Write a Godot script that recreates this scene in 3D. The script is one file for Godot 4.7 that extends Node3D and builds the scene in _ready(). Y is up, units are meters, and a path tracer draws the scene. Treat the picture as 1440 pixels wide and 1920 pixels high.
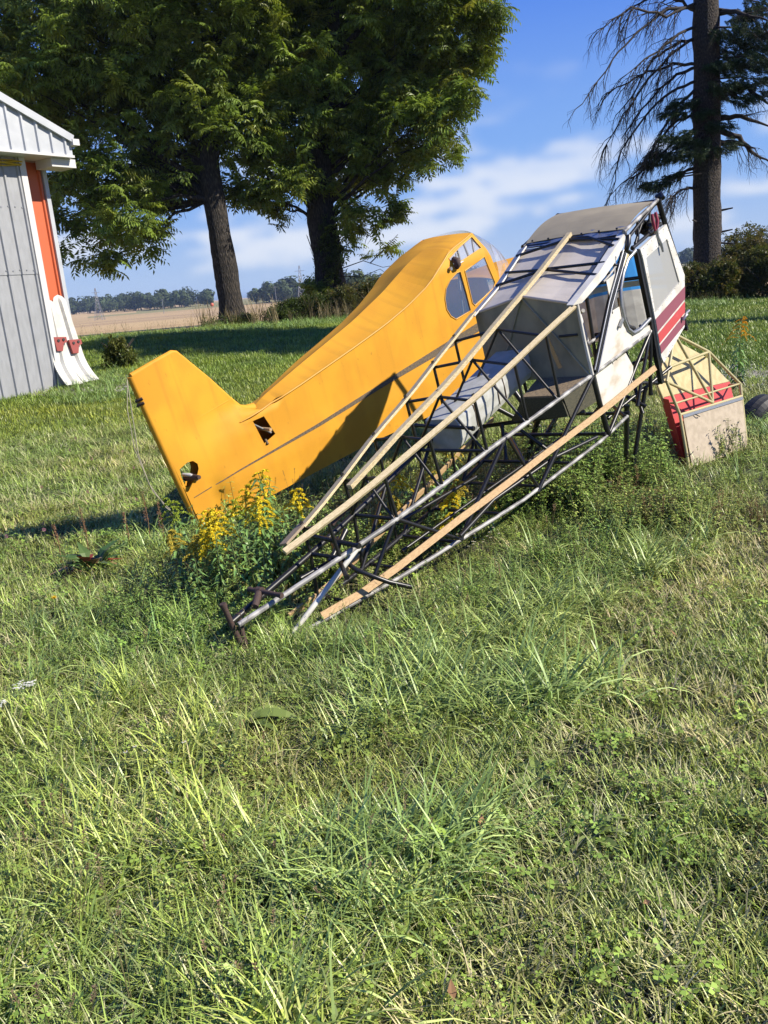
extends Node3D

# ---------------------------------------------------------------- helpers
class G:
	var v := PackedVector3Array()
	var n := PackedVector3Array()
	var c := PackedColorArray()
	var col := Color(1, 1, 1)
	func tri(a: Vector3, b: Vector3, d: Vector3, na: Vector3, nb: Vector3, nd: Vector3) -> void:
		if (b - a).cross(d - a).dot(na + nb + nd) > 0.0:
			v.append(a); v.append(d); v.append(b)
			n.append(na); n.append(nd); n.append(nb)
		else:
			v.append(a); v.append(b); v.append(d)
			n.append(na); n.append(nb); n.append(nd)
		c.append(col); c.append(col); c.append(col)
	func flat(a: Vector3, b: Vector3, d: Vector3, hint := Vector3.ZERO) -> void:
		var m := (b - a).cross(d - a).normalized()
		if hint != Vector3.ZERO and m.dot(hint) < 0.0:
			m = -m
		tri(a, b, d, m, m, m)
	func quad(a: Vector3, b: Vector3, d: Vector3, e: Vector3, hint := Vector3.ZERO) -> void:
		flat(a, b, d, hint)
		flat(a, d, e, hint)
	func tube(p: Array, r: Array, sides := 8, caps := true, wob := 0.0, rg: RandomNumberGenerator = null) -> void:
		var k := p.size()
		var rings := []
		var norms := []
		var t0: Vector3 = (p[1] - p[0]).normalized()
		var x := t0.cross(Vector3.UP if absf(t0.y) < 0.9 else Vector3.RIGHT).normalized()
		for i in k:
			var a: Vector3 = p[maxi(i - 1, 0)]
			var b: Vector3 = p[mini(i + 1, k - 1)]
			var t := (b - a).normalized()
			x = (x - t * x.dot(t)).normalized()
			var y := t.cross(x)
			var ring := PackedVector3Array()
			var nn := PackedVector3Array()
			var rr: float = r[mini(i, r.size() - 1)]
			for s in sides:
				var an := TAU * s / sides
				var d := x * cos(an) + y * sin(an)
				var q := rr
				if wob > 0.0:
					q *= 1.0 + wob * sin(an * 5.0 + i * 0.7) * 0.6 + wob * rg.randf_range(-1, 1)
				ring.append(p[i] + d * q)
				nn.append(d)
			rings.append(ring)
			norms.append(nn)
		for i in k - 1:
			for s in sides:
				var s2 := (s + 1) % sides
				tri(rings[i][s], rings[i + 1][s], rings[i + 1][s2], norms[i][s], norms[i + 1][s], norms[i + 1][s2])
				tri(rings[i][s], rings[i + 1][s2], rings[i][s2], norms[i][s], norms[i + 1][s2], norms[i][s2])
		if caps:
			for e in [0, k - 1]:
				var m: Vector3 = (p[0] - p[1]).normalized() if e == 0 else (p[k - 1] - p[k - 2]).normalized()
				for s in range(1, sides - 1):
					tri(rings[e][0], rings[e][s], rings[e][s + 1], m, m, m)
	func beam(p: Array, w: float, h: float, up: Vector3) -> void:   # rectangular section along a path
		var k := p.size()
		var co := []
		for i in k:
			var t: Vector3 = (p[mini(i + 1, k - 1)] - p[maxi(i - 1, 0)]).normalized()
			var sd := t.cross(up).normalized()
			var uu := sd.cross(t).normalized()
			co.append([p[i] + sd * w / 2 + uu * h / 2, p[i] - sd * w / 2 + uu * h / 2, p[i] - sd * w / 2 - uu * h / 2, p[i] + sd * w / 2 - uu * h / 2, sd, uu])
		for i in k - 1:
			var a: Array = co[i]
			var b: Array = co[i + 1]
			quad(a[0], a[1], b[1], b[0], a[5])
			quad(a[1], a[2], b[2], b[1], -a[4])
			quad(a[2], a[3], b[3], b[2], -a[5])
			quad(a[3], a[0], b[0], b[3], a[4])
		var q: Array = co[0]
		quad(q[0], q[1], q[2], q[3], p[0] - p[1])
		q = co[k - 1]
		quad(q[0], q[1], q[2], q[3], p[k - 1] - p[k - 2])
	func box(o: Vector3, x: Vector3, y: Vector3, z: Vector3) -> void:   # centre and half axes
		for s in [1.0, -1.0]:
			quad(o + x * s + y + z, o + x * s - y + z, o + x * s - y - z, o + x * s + y - z, x * s)
			quad(o + y * s + x + z, o + y * s - x + z, o + y * s - x - z, o + y * s + x - z, y * s)
			quad(o + z * s + x + y, o + z * s - x + y, o + z * s - x - y, o + z * s + x - y, z * s)
	func slab(poly: Array, thick: Vector3) -> void:   # planar polygon in space, given thickness
		var m := thick.normalized()
		var x: Vector3 = (poly[1] - poly[0]).normalized()
		x = (x - m * x.dot(m)).normalized()
		var y := m.cross(x)
		var flat2 := PackedVector2Array()
		for q in poly:
			flat2.append(Vector2(x.dot(q), y.dot(q)))
		var ix := Geometry2D.triangulate_polygon(flat2)
		for i in range(0, ix.size(), 3):
			var a: Vector3 = poly[ix[i]]
			var b: Vector3 = poly[ix[i + 1]]
			var d: Vector3 = poly[ix[i + 2]]
			tri(a + thick / 2, b + thick / 2, d + thick / 2, m, m, m)
			tri(a - thick / 2, b - thick / 2, d - thick / 2, -m, -m, -m)
		var ctr := Vector3.ZERO
		for q in poly:
			ctr += q / poly.size()
		for i in poly.size():
			var a: Vector3 = poly[i]
			var b: Vector3 = poly[(i + 1) % poly.size()]
			var e := (b - a).cross(m).normalized()
			var mid := Vector2(x.dot((a + b) / 2 + e * 0.002), y.dot((a + b) / 2 + e * 0.002))
			if Geometry2D.is_point_in_polygon(mid, flat2):
				e = -e
			quad(a + thick / 2, b + thick / 2, b - thick / 2, a - thick / 2, e)
	func leaf(b: Vector3, d: Vector3, up: Vector3, l: float, w: float, droop := 0.25) -> void:
		d = d.normalized()
		var s := d.cross(up).normalized()
		var u := s.cross(d)
		var m := b + d * l * 0.42 + u * l * 0.04
		var tip := b + d * l - u * l * droop
		var a1 := m + s * w * 0.5 + u * w * 0.14
		var a2 := m - s * w * 0.5 + u * w * 0.14
		flat(b, a1, m, u); flat(b, m, a2, u)
		flat(a1, tip, m, u); flat(m, tip, a2, u)
	func leaf2(b: Vector3, d: Vector3, up: Vector3, l: float, w: float, droop := 0.2) -> void:   # two faces only
		d = d.normalized()
		var s := d.cross(up).normalized()
		var u := s.cross(d)
		var m := b + d * l * 0.45
		var tip := b + d * l - u * l * droop
		flat(b, m + s * w * 0.5 + u * w * 0.15, tip, u)
		flat(b, tip, m - s * w * 0.5 + u * w * 0.15, u)
	func blade(b: Vector3, az: float, l: float, w: float, lean: float, curve: float, segs := 4) -> void:
		var sd := Vector3(-sin(az), 0, cos(az))
		var p := b
		var th := lean
		var st := l / segs
		var c0 := col
		for i in segs:
			var d := Vector3(cos(az) * sin(th), cos(th), sin(az) * sin(th))
			var q := p + d * st
			var w0 := w * (1.0 - pow(float(i) / segs, 1.7)) * (0.75 if i == 0 else 1.0)
			var w1 := w * (1.0 - pow(float(i + 1) / segs, 1.7))
			var nn := d.cross(sd).normalized()
			if nn.y < 0.0:
				nn = -nn
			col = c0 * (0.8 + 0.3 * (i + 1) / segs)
			if i < segs - 1:
				tri(p + sd * w0, q + sd * w1, q - sd * w1, nn, nn, nn)
				tri(p + sd * w0, q - sd * w1, p - sd * w0, nn, nn, nn)
			else:
				tri(p + sd * w0, q, p - sd * w0, nn, nn, nn)
			p = q
			th = minf(th + curve / segs, 2.4)
		col = c0
	func append(o: G, t: Transform3D, tint := Color(1, 1, 1)) -> void:
		for i in o.v.size():
			v.append(t * o.v[i])
			n.append((t.basis * o.n[i]).normalized())
			c.append(o.c[i] * tint)
	func mesh() -> ArrayMesh:
		var a := []
		a.resize(Mesh.ARRAY_MAX)
		a[Mesh.ARRAY_VERTEX] = v
		a[Mesh.ARRAY_NORMAL] = n
		a[Mesh.ARRAY_COLOR] = c
		var m := ArrayMesh.new()
		m.add_surface_from_arrays(Mesh.PRIMITIVE_TRIANGLES, a)
		return m

var R := RandomNumberGenerator.new()
var M := {}

func rf(a: float, b: float) -> float:
	return R.randf_range(a, b)

func lin(r: float, g: float, b: float) -> Color:   # linear base colour to the sRGB that materials take
	return Color(r, g, b).linear_to_srgb()

func mat(key: String, c: Color, rough := 0.7, metal := 0.0) -> StandardMaterial3D:
	var m := StandardMaterial3D.new()
	m.albedo_color = c
	m.roughness = rough
	m.metallic = metal
	m.cull_mode = BaseMaterial3D.CULL_DISABLED
	m.resource_name = key
	M[key] = m
	return m

func noise_image(sd: int, freq: float, octaves: int, stretch := Vector2(1, 1), size := 256) -> Image:
	var nz := FastNoiseLite.new()
	nz.seed = sd
	nz.noise_type = FastNoiseLite.TYPE_SIMPLEX_SMOOTH
	nz.frequency = freq
	nz.fractal_octaves = octaves
	var im := nz.get_seamless_image(size, size)
	return im

func ramp_tex(im: Image, a: Color, b: Color, lo := 0.2, hi := 0.8) -> ImageTexture:
	var w := im.get_width()
	var h := im.get_height()
	var o := Image.create(w, h, false, Image.FORMAT_RGB8)
	for y in h:
		for x in w:
			o.set_pixel(x, y, a.lerp(b, smoothstep(lo, hi, im.get_pixel(x, y).r)))
	return ImageTexture.create_from_image(o)

func textured(m: StandardMaterial3D, im: Image, a: Color, b: Color, scale: Vector3, lo := 0.2, hi := 0.8) -> StandardMaterial3D:
	m.albedo_color = Color(1, 1, 1)
	m.albedo_texture = ramp_tex(im, a, b, lo, hi)
	m.uv1_triplanar = true
	m.uv1_scale = scale
	return m

func relief(m: StandardMaterial3D, im: Image, cm: float) -> void:
	m.heightmap_enabled = true
	m.heightmap_texture = ImageTexture.create_from_image(im)
	m.heightmap_scale = cm

func leafy(key: String, back := 0.7, rough := 0.5) -> StandardMaterial3D:
	var m := mat(key, Color(1, 1, 1), rough)
	m.vertex_color_use_as_albedo = true
	m.backlight_enabled = true
	m.backlight = lin(back, back, back * 0.55)
	m.metallic_specular = 0.35
	return m

func ob(called: String, g: G, m: Material, parent: Node = null, kind := "") -> MeshInstance3D:
	var o := MeshInstance3D.new()
	o.name = called
	o.mesh = g.mesh()
	o.mesh.surface_set_material(0, m)
	if kind:
		o.set_meta("kind", kind)
	(parent if parent else self).add_child(o, true)
	return o

func tag(o: Node, label: String, category := "", group := "", kind := "") -> void:
	o.set_meta("label", label)
	if category: o.set_meta("category", category)
	if group: o.set_meta("group", group)
	if kind: o.set_meta("kind", kind)

func thing(called: String, label: String, category: String, at := Vector3.ZERO, group := "", kind := "") -> Node3D:
	var o := Node3D.new()
	o.name = called
	add_child(o, true)
	o.position = at
	tag(o, label, category, group, kind)
	return o

func put(buf: PackedFloat32Array, t: Transform3D, c: Color) -> void:
	var b := t.basis
	buf.append_array(PackedFloat32Array([b.x.x, b.y.x, b.z.x, t.origin.x, b.x.y, b.y.y, b.z.y, t.origin.y, b.x.z, b.y.z, b.z.z, t.origin.z, c.r, c.g, c.b, 1.0]))

func many(called: String, mesh: Mesh, m: Material, buf: PackedFloat32Array, parent: Node) -> void:
	if buf.size() == 0:
		return
	var mm := MultiMesh.new()
	mm.transform_format = MultiMesh.TRANSFORM_3D
	mm.use_colors = true
	mm.mesh = mesh
	mm.instance_count = buf.size() / 16
	mm.buffer = buf
	var o := MultiMeshInstance3D.new()
	o.name = called
	o.multimesh = mm
	o.material_override = m
	o.set_meta("kind", "stuff")
	parent.add_child(o, true)

func interp(tab: Array, x: float) -> float:   # piecewise linear table [[x, y], ...]
	if x <= tab[0][0]:
		return tab[0][1]
	for i in tab.size() - 1:
		if x <= tab[i + 1][0]:
			return lerpf(tab[i][1], tab[i + 1][1], (x - tab[i][0]) / (tab[i + 1][0] - tab[i][0]))
	return tab[-1][1]

var soft := FastNoiseLite.new()
func patch(x: float, z: float, f: float, o := 0.0) -> float:   # soft noise 0..1
	return clampf(0.5 + 0.9 * soft.get_noise_3d(x * f, o, z * f), 0, 1)

func land(x: float, z: float) -> float:   # height of the ground
	var d := Vector2(x, z).length()
	var a := lerpf(0.86, 0.45, smoothstep(-8.0, 14.0, x))
	var h := a * smoothstep(7.0, 22.0, d)
	if d > 26.0:
		h = interp([[26, a], [60, 0.06], [100, -0.64], [200, -2.0], [400, -3.8], [550, -2.6], [700, -1.3], [900, -1.3], [3000, -4.0]], d)
	if d < 26.0:
		h += 0.02 * soft.get_noise_2d(x * 1.3, z * 1.3) * smoothstep(1.0, 3.0, d)
	return h

func on_land(x: float, z: float) -> Vector3:
	return Vector3(x, land(x, z), z)

# ---------------------------------------------------------------- start
func _ready():
	R.seed = 4711
	soft.seed = 3
	soft.frequency = 1.0
	soft.fractal_octaves = 3
	# camera: eye 1.6 m, looking a little down, held slightly turned
	var cam := Camera3D.new()
	cam.name = "camera"
	cam.fov = 63.22
	cam.near = 0.05
	cam.far = 6000.0
	var pitch := deg_to_rad(15.2)
	var roll := deg_to_rad(4.7)
	var fw := Vector3(0, -sin(pitch), -cos(pitch))
	var u0 := Vector3.RIGHT.cross(fw)
	var rt := Vector3.RIGHT * cos(roll) - u0 * sin(roll)
	var up := Vector3.RIGHT * sin(roll) + u0 * cos(roll)
	cam.transform = Transform3D(Basis(rt, up, -fw), Vector3(0, 1.6, 0))
	add_child(cam)
	cam.current = true
	# sky
	var env := Environment.new()
	env.background_mode = Environment.BG_SKY
	env.sky = Sky.new()
	var pm := PanoramaSkyMaterial.new()
	pm.panorama = sky_picture()
	env.sky.sky_material = pm
	env.background_energy_multiplier = 0.57
	env.tonemap_mode = Environment.TONE_MAPPER_LINEAR
	env.tonemap_exposure = 1.75
	env.sdfgi_enabled = true
	env.ssao_enabled = true
	env.ssil_enabled = true
	env.fog_enabled = true
	env.fog_density = 0.0002
	env.fog_light_color = Color(0.66, 0.76, 0.9)
	var we := WorldEnvironment.new()
	we.name = "world"
	we.environment = env
	add_child(we)
	# sun from the right, slightly behind the camera, 39.5 degrees up
	var az := deg_to_rad(16.0)
	var el := deg_to_rad(39.5)
	var s := Vector3(cos(el) * cos(az), sin(el), cos(el) * sin(az))
	var sun := DirectionalLight3D.new()
	sun.name = "sun"
	sun.light_energy = 1.5
	sun.light_color = Color(1.0, 0.965, 0.9)
	sun.light_angular_distance = 0.5
	sun.shadow_enabled = true
	sun.look_at_from_position(s * 100.0, Vector3.ZERO)
	add_child(sun)
	materials()
	terrain()
	barn()
	far_away()
	walnuts()
	conifer()
	hedges()
	yellow_fuselage()
	white_frame()
	leaning_frame()
	tyre()
	skis()
	plants()
	grass()

func sky_picture() -> ImageTexture:
	var w := 1024
	var h := 512
	var im := Image.create(w, h, false, Image.FORMAT_RGBF)
	var nz := FastNoiseLite.new()
	nz.seed = 21
	nz.frequency = 1.0
	nz.fractal_octaves = 5
	var n2 := FastNoiseLite.new()
	n2.seed = 8
	n2.frequency = 1.0
	n2.fractal_octaves = 3
	var hor := Color(0.46, 0.60, 0.85)
	var low := Color(0.25, 0.46, 0.90)
	var mid := Color(0.050, 0.195, 0.82)
	var top := Color(0.035, 0.13, 0.58)
	for y in h:
		var el := 90.0 - 180.0 * (y + 0.5) / h
		for x in w:
			if el < -4.0:
				im.set_pixel(x, y, Color(0.16, 0.17, 0.12))
				continue
			var a := 360.0 * (x + 0.5) / w - 180.0
			var e := maxf(el, 0.0)
			var c := hor.lerp(low, smoothstep(0.0, 7.0, e)).lerp(mid, smoothstep(5.0, 22.0, e)).lerp(top, smoothstep(18.0, 70.0, e))
			# thin clouds, in bands low over the horizon and a few wisps higher
			var ar := deg_to_rad(a)
			var px := cos(ar)
			var pz := sin(ar)
			var v1 := nz.get_noise_3d(px * 5.0 + e * 0.02, e * 0.34 - a * 0.012, pz * 5.0)
			var v2 := n2.get_noise_3d(px * 16.0, e * 1.1 - a * 0.03, pz * 16.0)
			var v := 0.5 + v1 * 0.85 + v2 * 0.22
			var band := smoothstep(-1.0, 3.0, e) * (1.0 - smoothstep(7.0, 11.5, e + v1 * 4.0))
			var k := smoothstep(0.40, 0.82, v) * band * 0.78
			# a brighter bank ahead, right of the middle
			var g := exp(-pow((a - 12.0) / 13.0, 2.0) - pow((e - 6.2 - v1 * 2.0 - v2) / 1.9, 2.0))
			k = maxf(k, clampf(g * (0.55 + 0.75 * v), 0, 0.92))
			var g2 := exp(-pow((a + 14.0) / 16.0, 2.0) - pow((e - 3.2 - v1 * 1.5) / 3.4, 2.0))
			k = maxf(k, clampf(g2 * (0.2 + 0.75 * v), 0, 0.7))
			k = maxf(k, 0.12 * smoothstep(0.72, 1.05, v) * (1.0 - smoothstep(18.0, 40.0, e)))
			c = c.lerp(Color(0.86, 0.90, 0.98), k)
			im.set_pixel(x, y, c)
	return ImageTexture.create_from_image(im)

func materials() -> void:
	var n1 := noise_image(1, 0.02, 4)
	var n2 := noise_image(2, 0.09, 4)
	var n3 := noise_image(5, 0.012, 5)
	textured(mat("yellow_paint", Color.WHITE, 0.62), n3, lin(0.64, 0.318, 0.027), lin(0.57, 0.268, 0.025), Vector3(0.9, 0.5, 0.9))
	M.yellow_paint.metallic_specular = 0.3
	var streak := Image.create(256, 256, false, Image.FORMAT_RGBA8)   # dust streaks and small marks, laid over the paint
	for y in 256:
		for x in 256:
			var d := smoothstep(0.60, 0.95, n3.get_pixel((x * 3) % 256, y / 5).r) * 0.20 + smoothstep(0.82, 0.97, n2.get_pixel(y, x).r) * 0.4
			streak.set_pixel(x, y, Color(0.42, 0.30, 0.16, clampf(d, 0, 0.6)))
	M.yellow_paint.detail_enabled = true
	M.yellow_paint.detail_blend_mode = BaseMaterial3D.BLEND_MODE_MIX
	M.yellow_paint.detail_albedo = ImageTexture.create_from_image(streak)
	mat("yellow_trim", lin(0.558, 0.286, 0.034), 0.45)
	mat("stripe_brown", lin(0.109, 0.075, 0.041), 0.6)
	textured(mat("stripe", Color.WHITE, 0.6), n2, lin(0.068, 0.054, 0.041), lin(0.163, 0.116, 0.061), Vector3(2, 2, 2))
	mat("black_tube", lin(0.010, 0.010, 0.011), 0.35)
	textured(mat("rusty", Color.WHITE, 0.8), n2, lin(0.085, 0.04, 0.028), lin(0.03, 0.025, 0.023), Vector3(6, 6, 6))
	textured(mat("worn_tube", Color.WHITE, 0.5, 0.0), n3, lin(0.40, 0.39, 0.37), lin(0.13, 0.125, 0.12), Vector3(2.5, 2.5, 2.5), 0.3, 0.75)
	textured(mat("alu", Color.WHITE, 0.38, 0.75), n2, lin(0.422, 0.428, 0.435), lin(0.286, 0.292, 0.299), Vector3(4, 4, 4))
	textured(mat("white_fabric", Color.WHITE, 0.6), n3, lin(0.60, 0.585, 0.54), lin(0.46, 0.44, 0.385), Vector3(1.4, 1.4, 1.4), 0.3, 0.85)
	textured(mat("stained_fabric", Color.WHITE, 0.65), n3, lin(0.57, 0.55, 0.50), lin(0.44, 0.38, 0.29), Vector3(1.1, 2.3, 1.1), 0.5, 1.0)
	textured(mat("grey_fabric", Color.WHITE, 0.7), n3, lin(0.66, 0.60, 0.53), lin(0.55, 0.50, 0.44), Vector3(1.2, 1.2, 1.2))
	textured(mat("dull_fabric", Color.WHITE, 0.8), n3, lin(0.31, 0.28, 0.185), lin(0.22, 0.20, 0.135), Vector3(1.6, 0.9, 1.6))
	textured(mat("roof_tan", Color.WHITE, 0.75), n3, lin(0.31, 0.265, 0.175), lin(0.25, 0.215, 0.145), Vector3(1.0, 1.0, 1.0))
	textured(mat("box_white", Color.WHITE, 0.55), n1, lin(0.422, 0.428, 0.408), lin(0.340, 0.347, 0.313), Vector3(2, 2, 2))
	for w in [["wood_pale", 0.56, 0.47, 0.29, 0.36, 0.28, 0.15], ["wood_tan", 0.50, 0.35, 0.18, 0.33, 0.20, 0.09], ["wood_grey", 0.32, 0.25, 0.17, 0.20, 0.145, 0.09]]:
		textured(mat(w[0], Color.WHITE, 0.7), n2, lin(w[1], w[2], w[3]), lin(w[4], w[5], w[6]), Vector3(1.2, 9, 9), 0.25, 0.85)
	textured(mat("plywood", Color.WHITE, 0.75), n2, lin(0.245, 0.184, 0.109), lin(0.116, 0.088, 0.058), Vector3(1.2, 3, 5), 0.3, 0.8)
	textured(mat("old_plywood", Color.WHITE, 0.8), n2, lin(0.068, 0.061, 0.034), lin(0.031, 0.031, 0.017), Vector3(1.2, 6, 3), 0.3, 0.8)
	mat("red", lin(0.46, 0.055, 0.055), 0.5)
	mat("maroon", lin(0.215, 0.055, 0.08), 0.6)
	mat("cream_tube", lin(0.422, 0.367, 0.184), 0.4)
	textured(mat("cream_sheet", Color.WHITE, 0.5), n1, lin(0.530, 0.456, 0.245), lin(0.449, 0.374, 0.190), Vector3(2, 2, 2))
	textured(mat("tan_panel", Color.WHITE, 0.7), n1, lin(0.408, 0.340, 0.252), lin(0.340, 0.279, 0.204), Vector3(2.4, 2.4, 2.4))
	mat("blue", lin(0.035, 0.19, 0.44), 0.4)
	textured(mat("silver_fabric", Color.WHITE, 0.5), n1, lin(0.70, 0.68, 0.63), lin(0.55, 0.53, 0.49), Vector3(2, 2, 2))
	mat("rubber", lin(0.014, 0.014, 0.014), 0.6)
	mat("pink", lin(0.286, 0.034, 0.068), 0.5)
	for k in ["silver_fabric", "blue"]:   # doped fabric lets light through
		M[k].backlight_enabled = true
		M[k].backlight = lin(0.9, 0.9, 0.88) if k != "blue" else lin(0.07, 0.34, 0.80)
	M.grey_fabric.backlight_enabled = true
	M.grey_fabric.backlight = lin(0.5, 0.48, 0.44)
	mat("cord", lin(0.286, 0.258, 0.184), 0.8)
	textured(mat("barn_grey", Color.WHITE, 0.5, 0.15), noise_image(11, 0.05, 4), lin(0.320, 0.330, 0.347), lin(0.272, 0.279, 0.292), Vector3(1.2, 0.25, 1.2))
	textured(mat("barn_white", Color.WHITE, 0.5, 0.1), n1, lin(0.449, 0.469, 0.496), lin(0.388, 0.408, 0.435), Vector3(0.6, 0.6, 0.6))
	mat("white_trim", lin(0.544, 0.537, 0.524), 0.5)
	mat("orange_steel", lin(0.490, 0.105, 0.037), 0.5)
	mat("shadow_liner", lin(0.286, 0.231, 0.190), 0.7)
	mat("rope_yellow", lin(0.476, 0.313, 0.014), 0.7)
	textured(mat("ski_white", Color.WHITE, 0.5), n1, lin(0.530, 0.524, 0.490), lin(0.449, 0.435, 0.388), Vector3(1.2, 1.2, 1.2))
	mat("bracket_red", lin(0.245, 0.041, 0.034), 0.6)
	for k in [["glass_smoke", Color(0.36, 0.46, 0.62, 0.45)], ["glass_clear", Color(0.95, 0.95, 0.95, 0.12)]]:
		var gm := mat(k[0], k[1], 0.08)
		gm.transparency = BaseMaterial3D.TRANSPARENCY_ALPHA
	var milky := mat("glass_milky", Color(0.60, 0.60, 0.585, 0.92), 0.35)
	milky.transparency = BaseMaterial3D.TRANSPARENCY_ALPHA
	# bark: long vertical furrows
	var bk := noise_image(31, 0.035, 4)
	var b1 := textured(mat("bark", Color.WHITE, 0.9), bk, lin(0.012, 0.010, 0.008), lin(0.085, 0.07, 0.054), Vector3(3.2, 0.45, 3.2), 0.42, 0.8)
	relief(b1, bk, 6.0)
	var bk2 := noise_image(33, 0.05, 4)
	var b2 := textured(mat("spruce_bark", Color.WHITE, 0.9), bk2, lin(0.016, 0.013, 0.011), lin(0.085, 0.065, 0.05), Vector3(2.2, 0.9, 2.2), 0.35, 0.8)
	relief(b2, bk2, 5.0)
	mat("dead_wood", lin(0.028, 0.022, 0.018), 0.9)
	leafy("leaf", 0.85, 0.40)
	leafy("grass", 0.22, 0.42)
	M.grass.metallic_specular = 0.5
	leafy("petal", 0.5, 0.7)
	leafy("needle", 0.25, 0.6)
	leafy("dry", 0.3, 0.7)
	var far := mat("far_leaf", Color.WHITE, 0.9)
	far.vertex_color_use_as_albedo = true
	var soil := mat("soil", Color.WHITE, 1.0)
	soil.vertex_color_use_as_albedo = true
	var sn := noise_image(41, 0.06, 5)
	soil.albedo_texture = ramp_tex(sn, Color(0.62, 0.62, 0.62), Color(1, 1, 1))
	soil.uv1_triplanar = true
	soil.uv1_scale = Vector3(0.7, 0.7, 0.7)
	relief(soil, sn, 4.0)
	var stub := mat("stubble", Color.WHITE, 1.0)
	stub.vertex_color_use_as_albedo = true
	var sn2 := noise_image(42, 0.07, 5)
	stub.albedo_texture = ramp_tex(sn2, Color(0.72, 0.70, 0.68), Color(1, 1, 1))
	stub.uv1_triplanar = true
	stub.uv1_scale = Vector3(0.10, 0.1, 0.35)
	var st := mat("stone", Color.WHITE, 0.9)
	st.vertex_color_use_as_albedo = true

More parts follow.
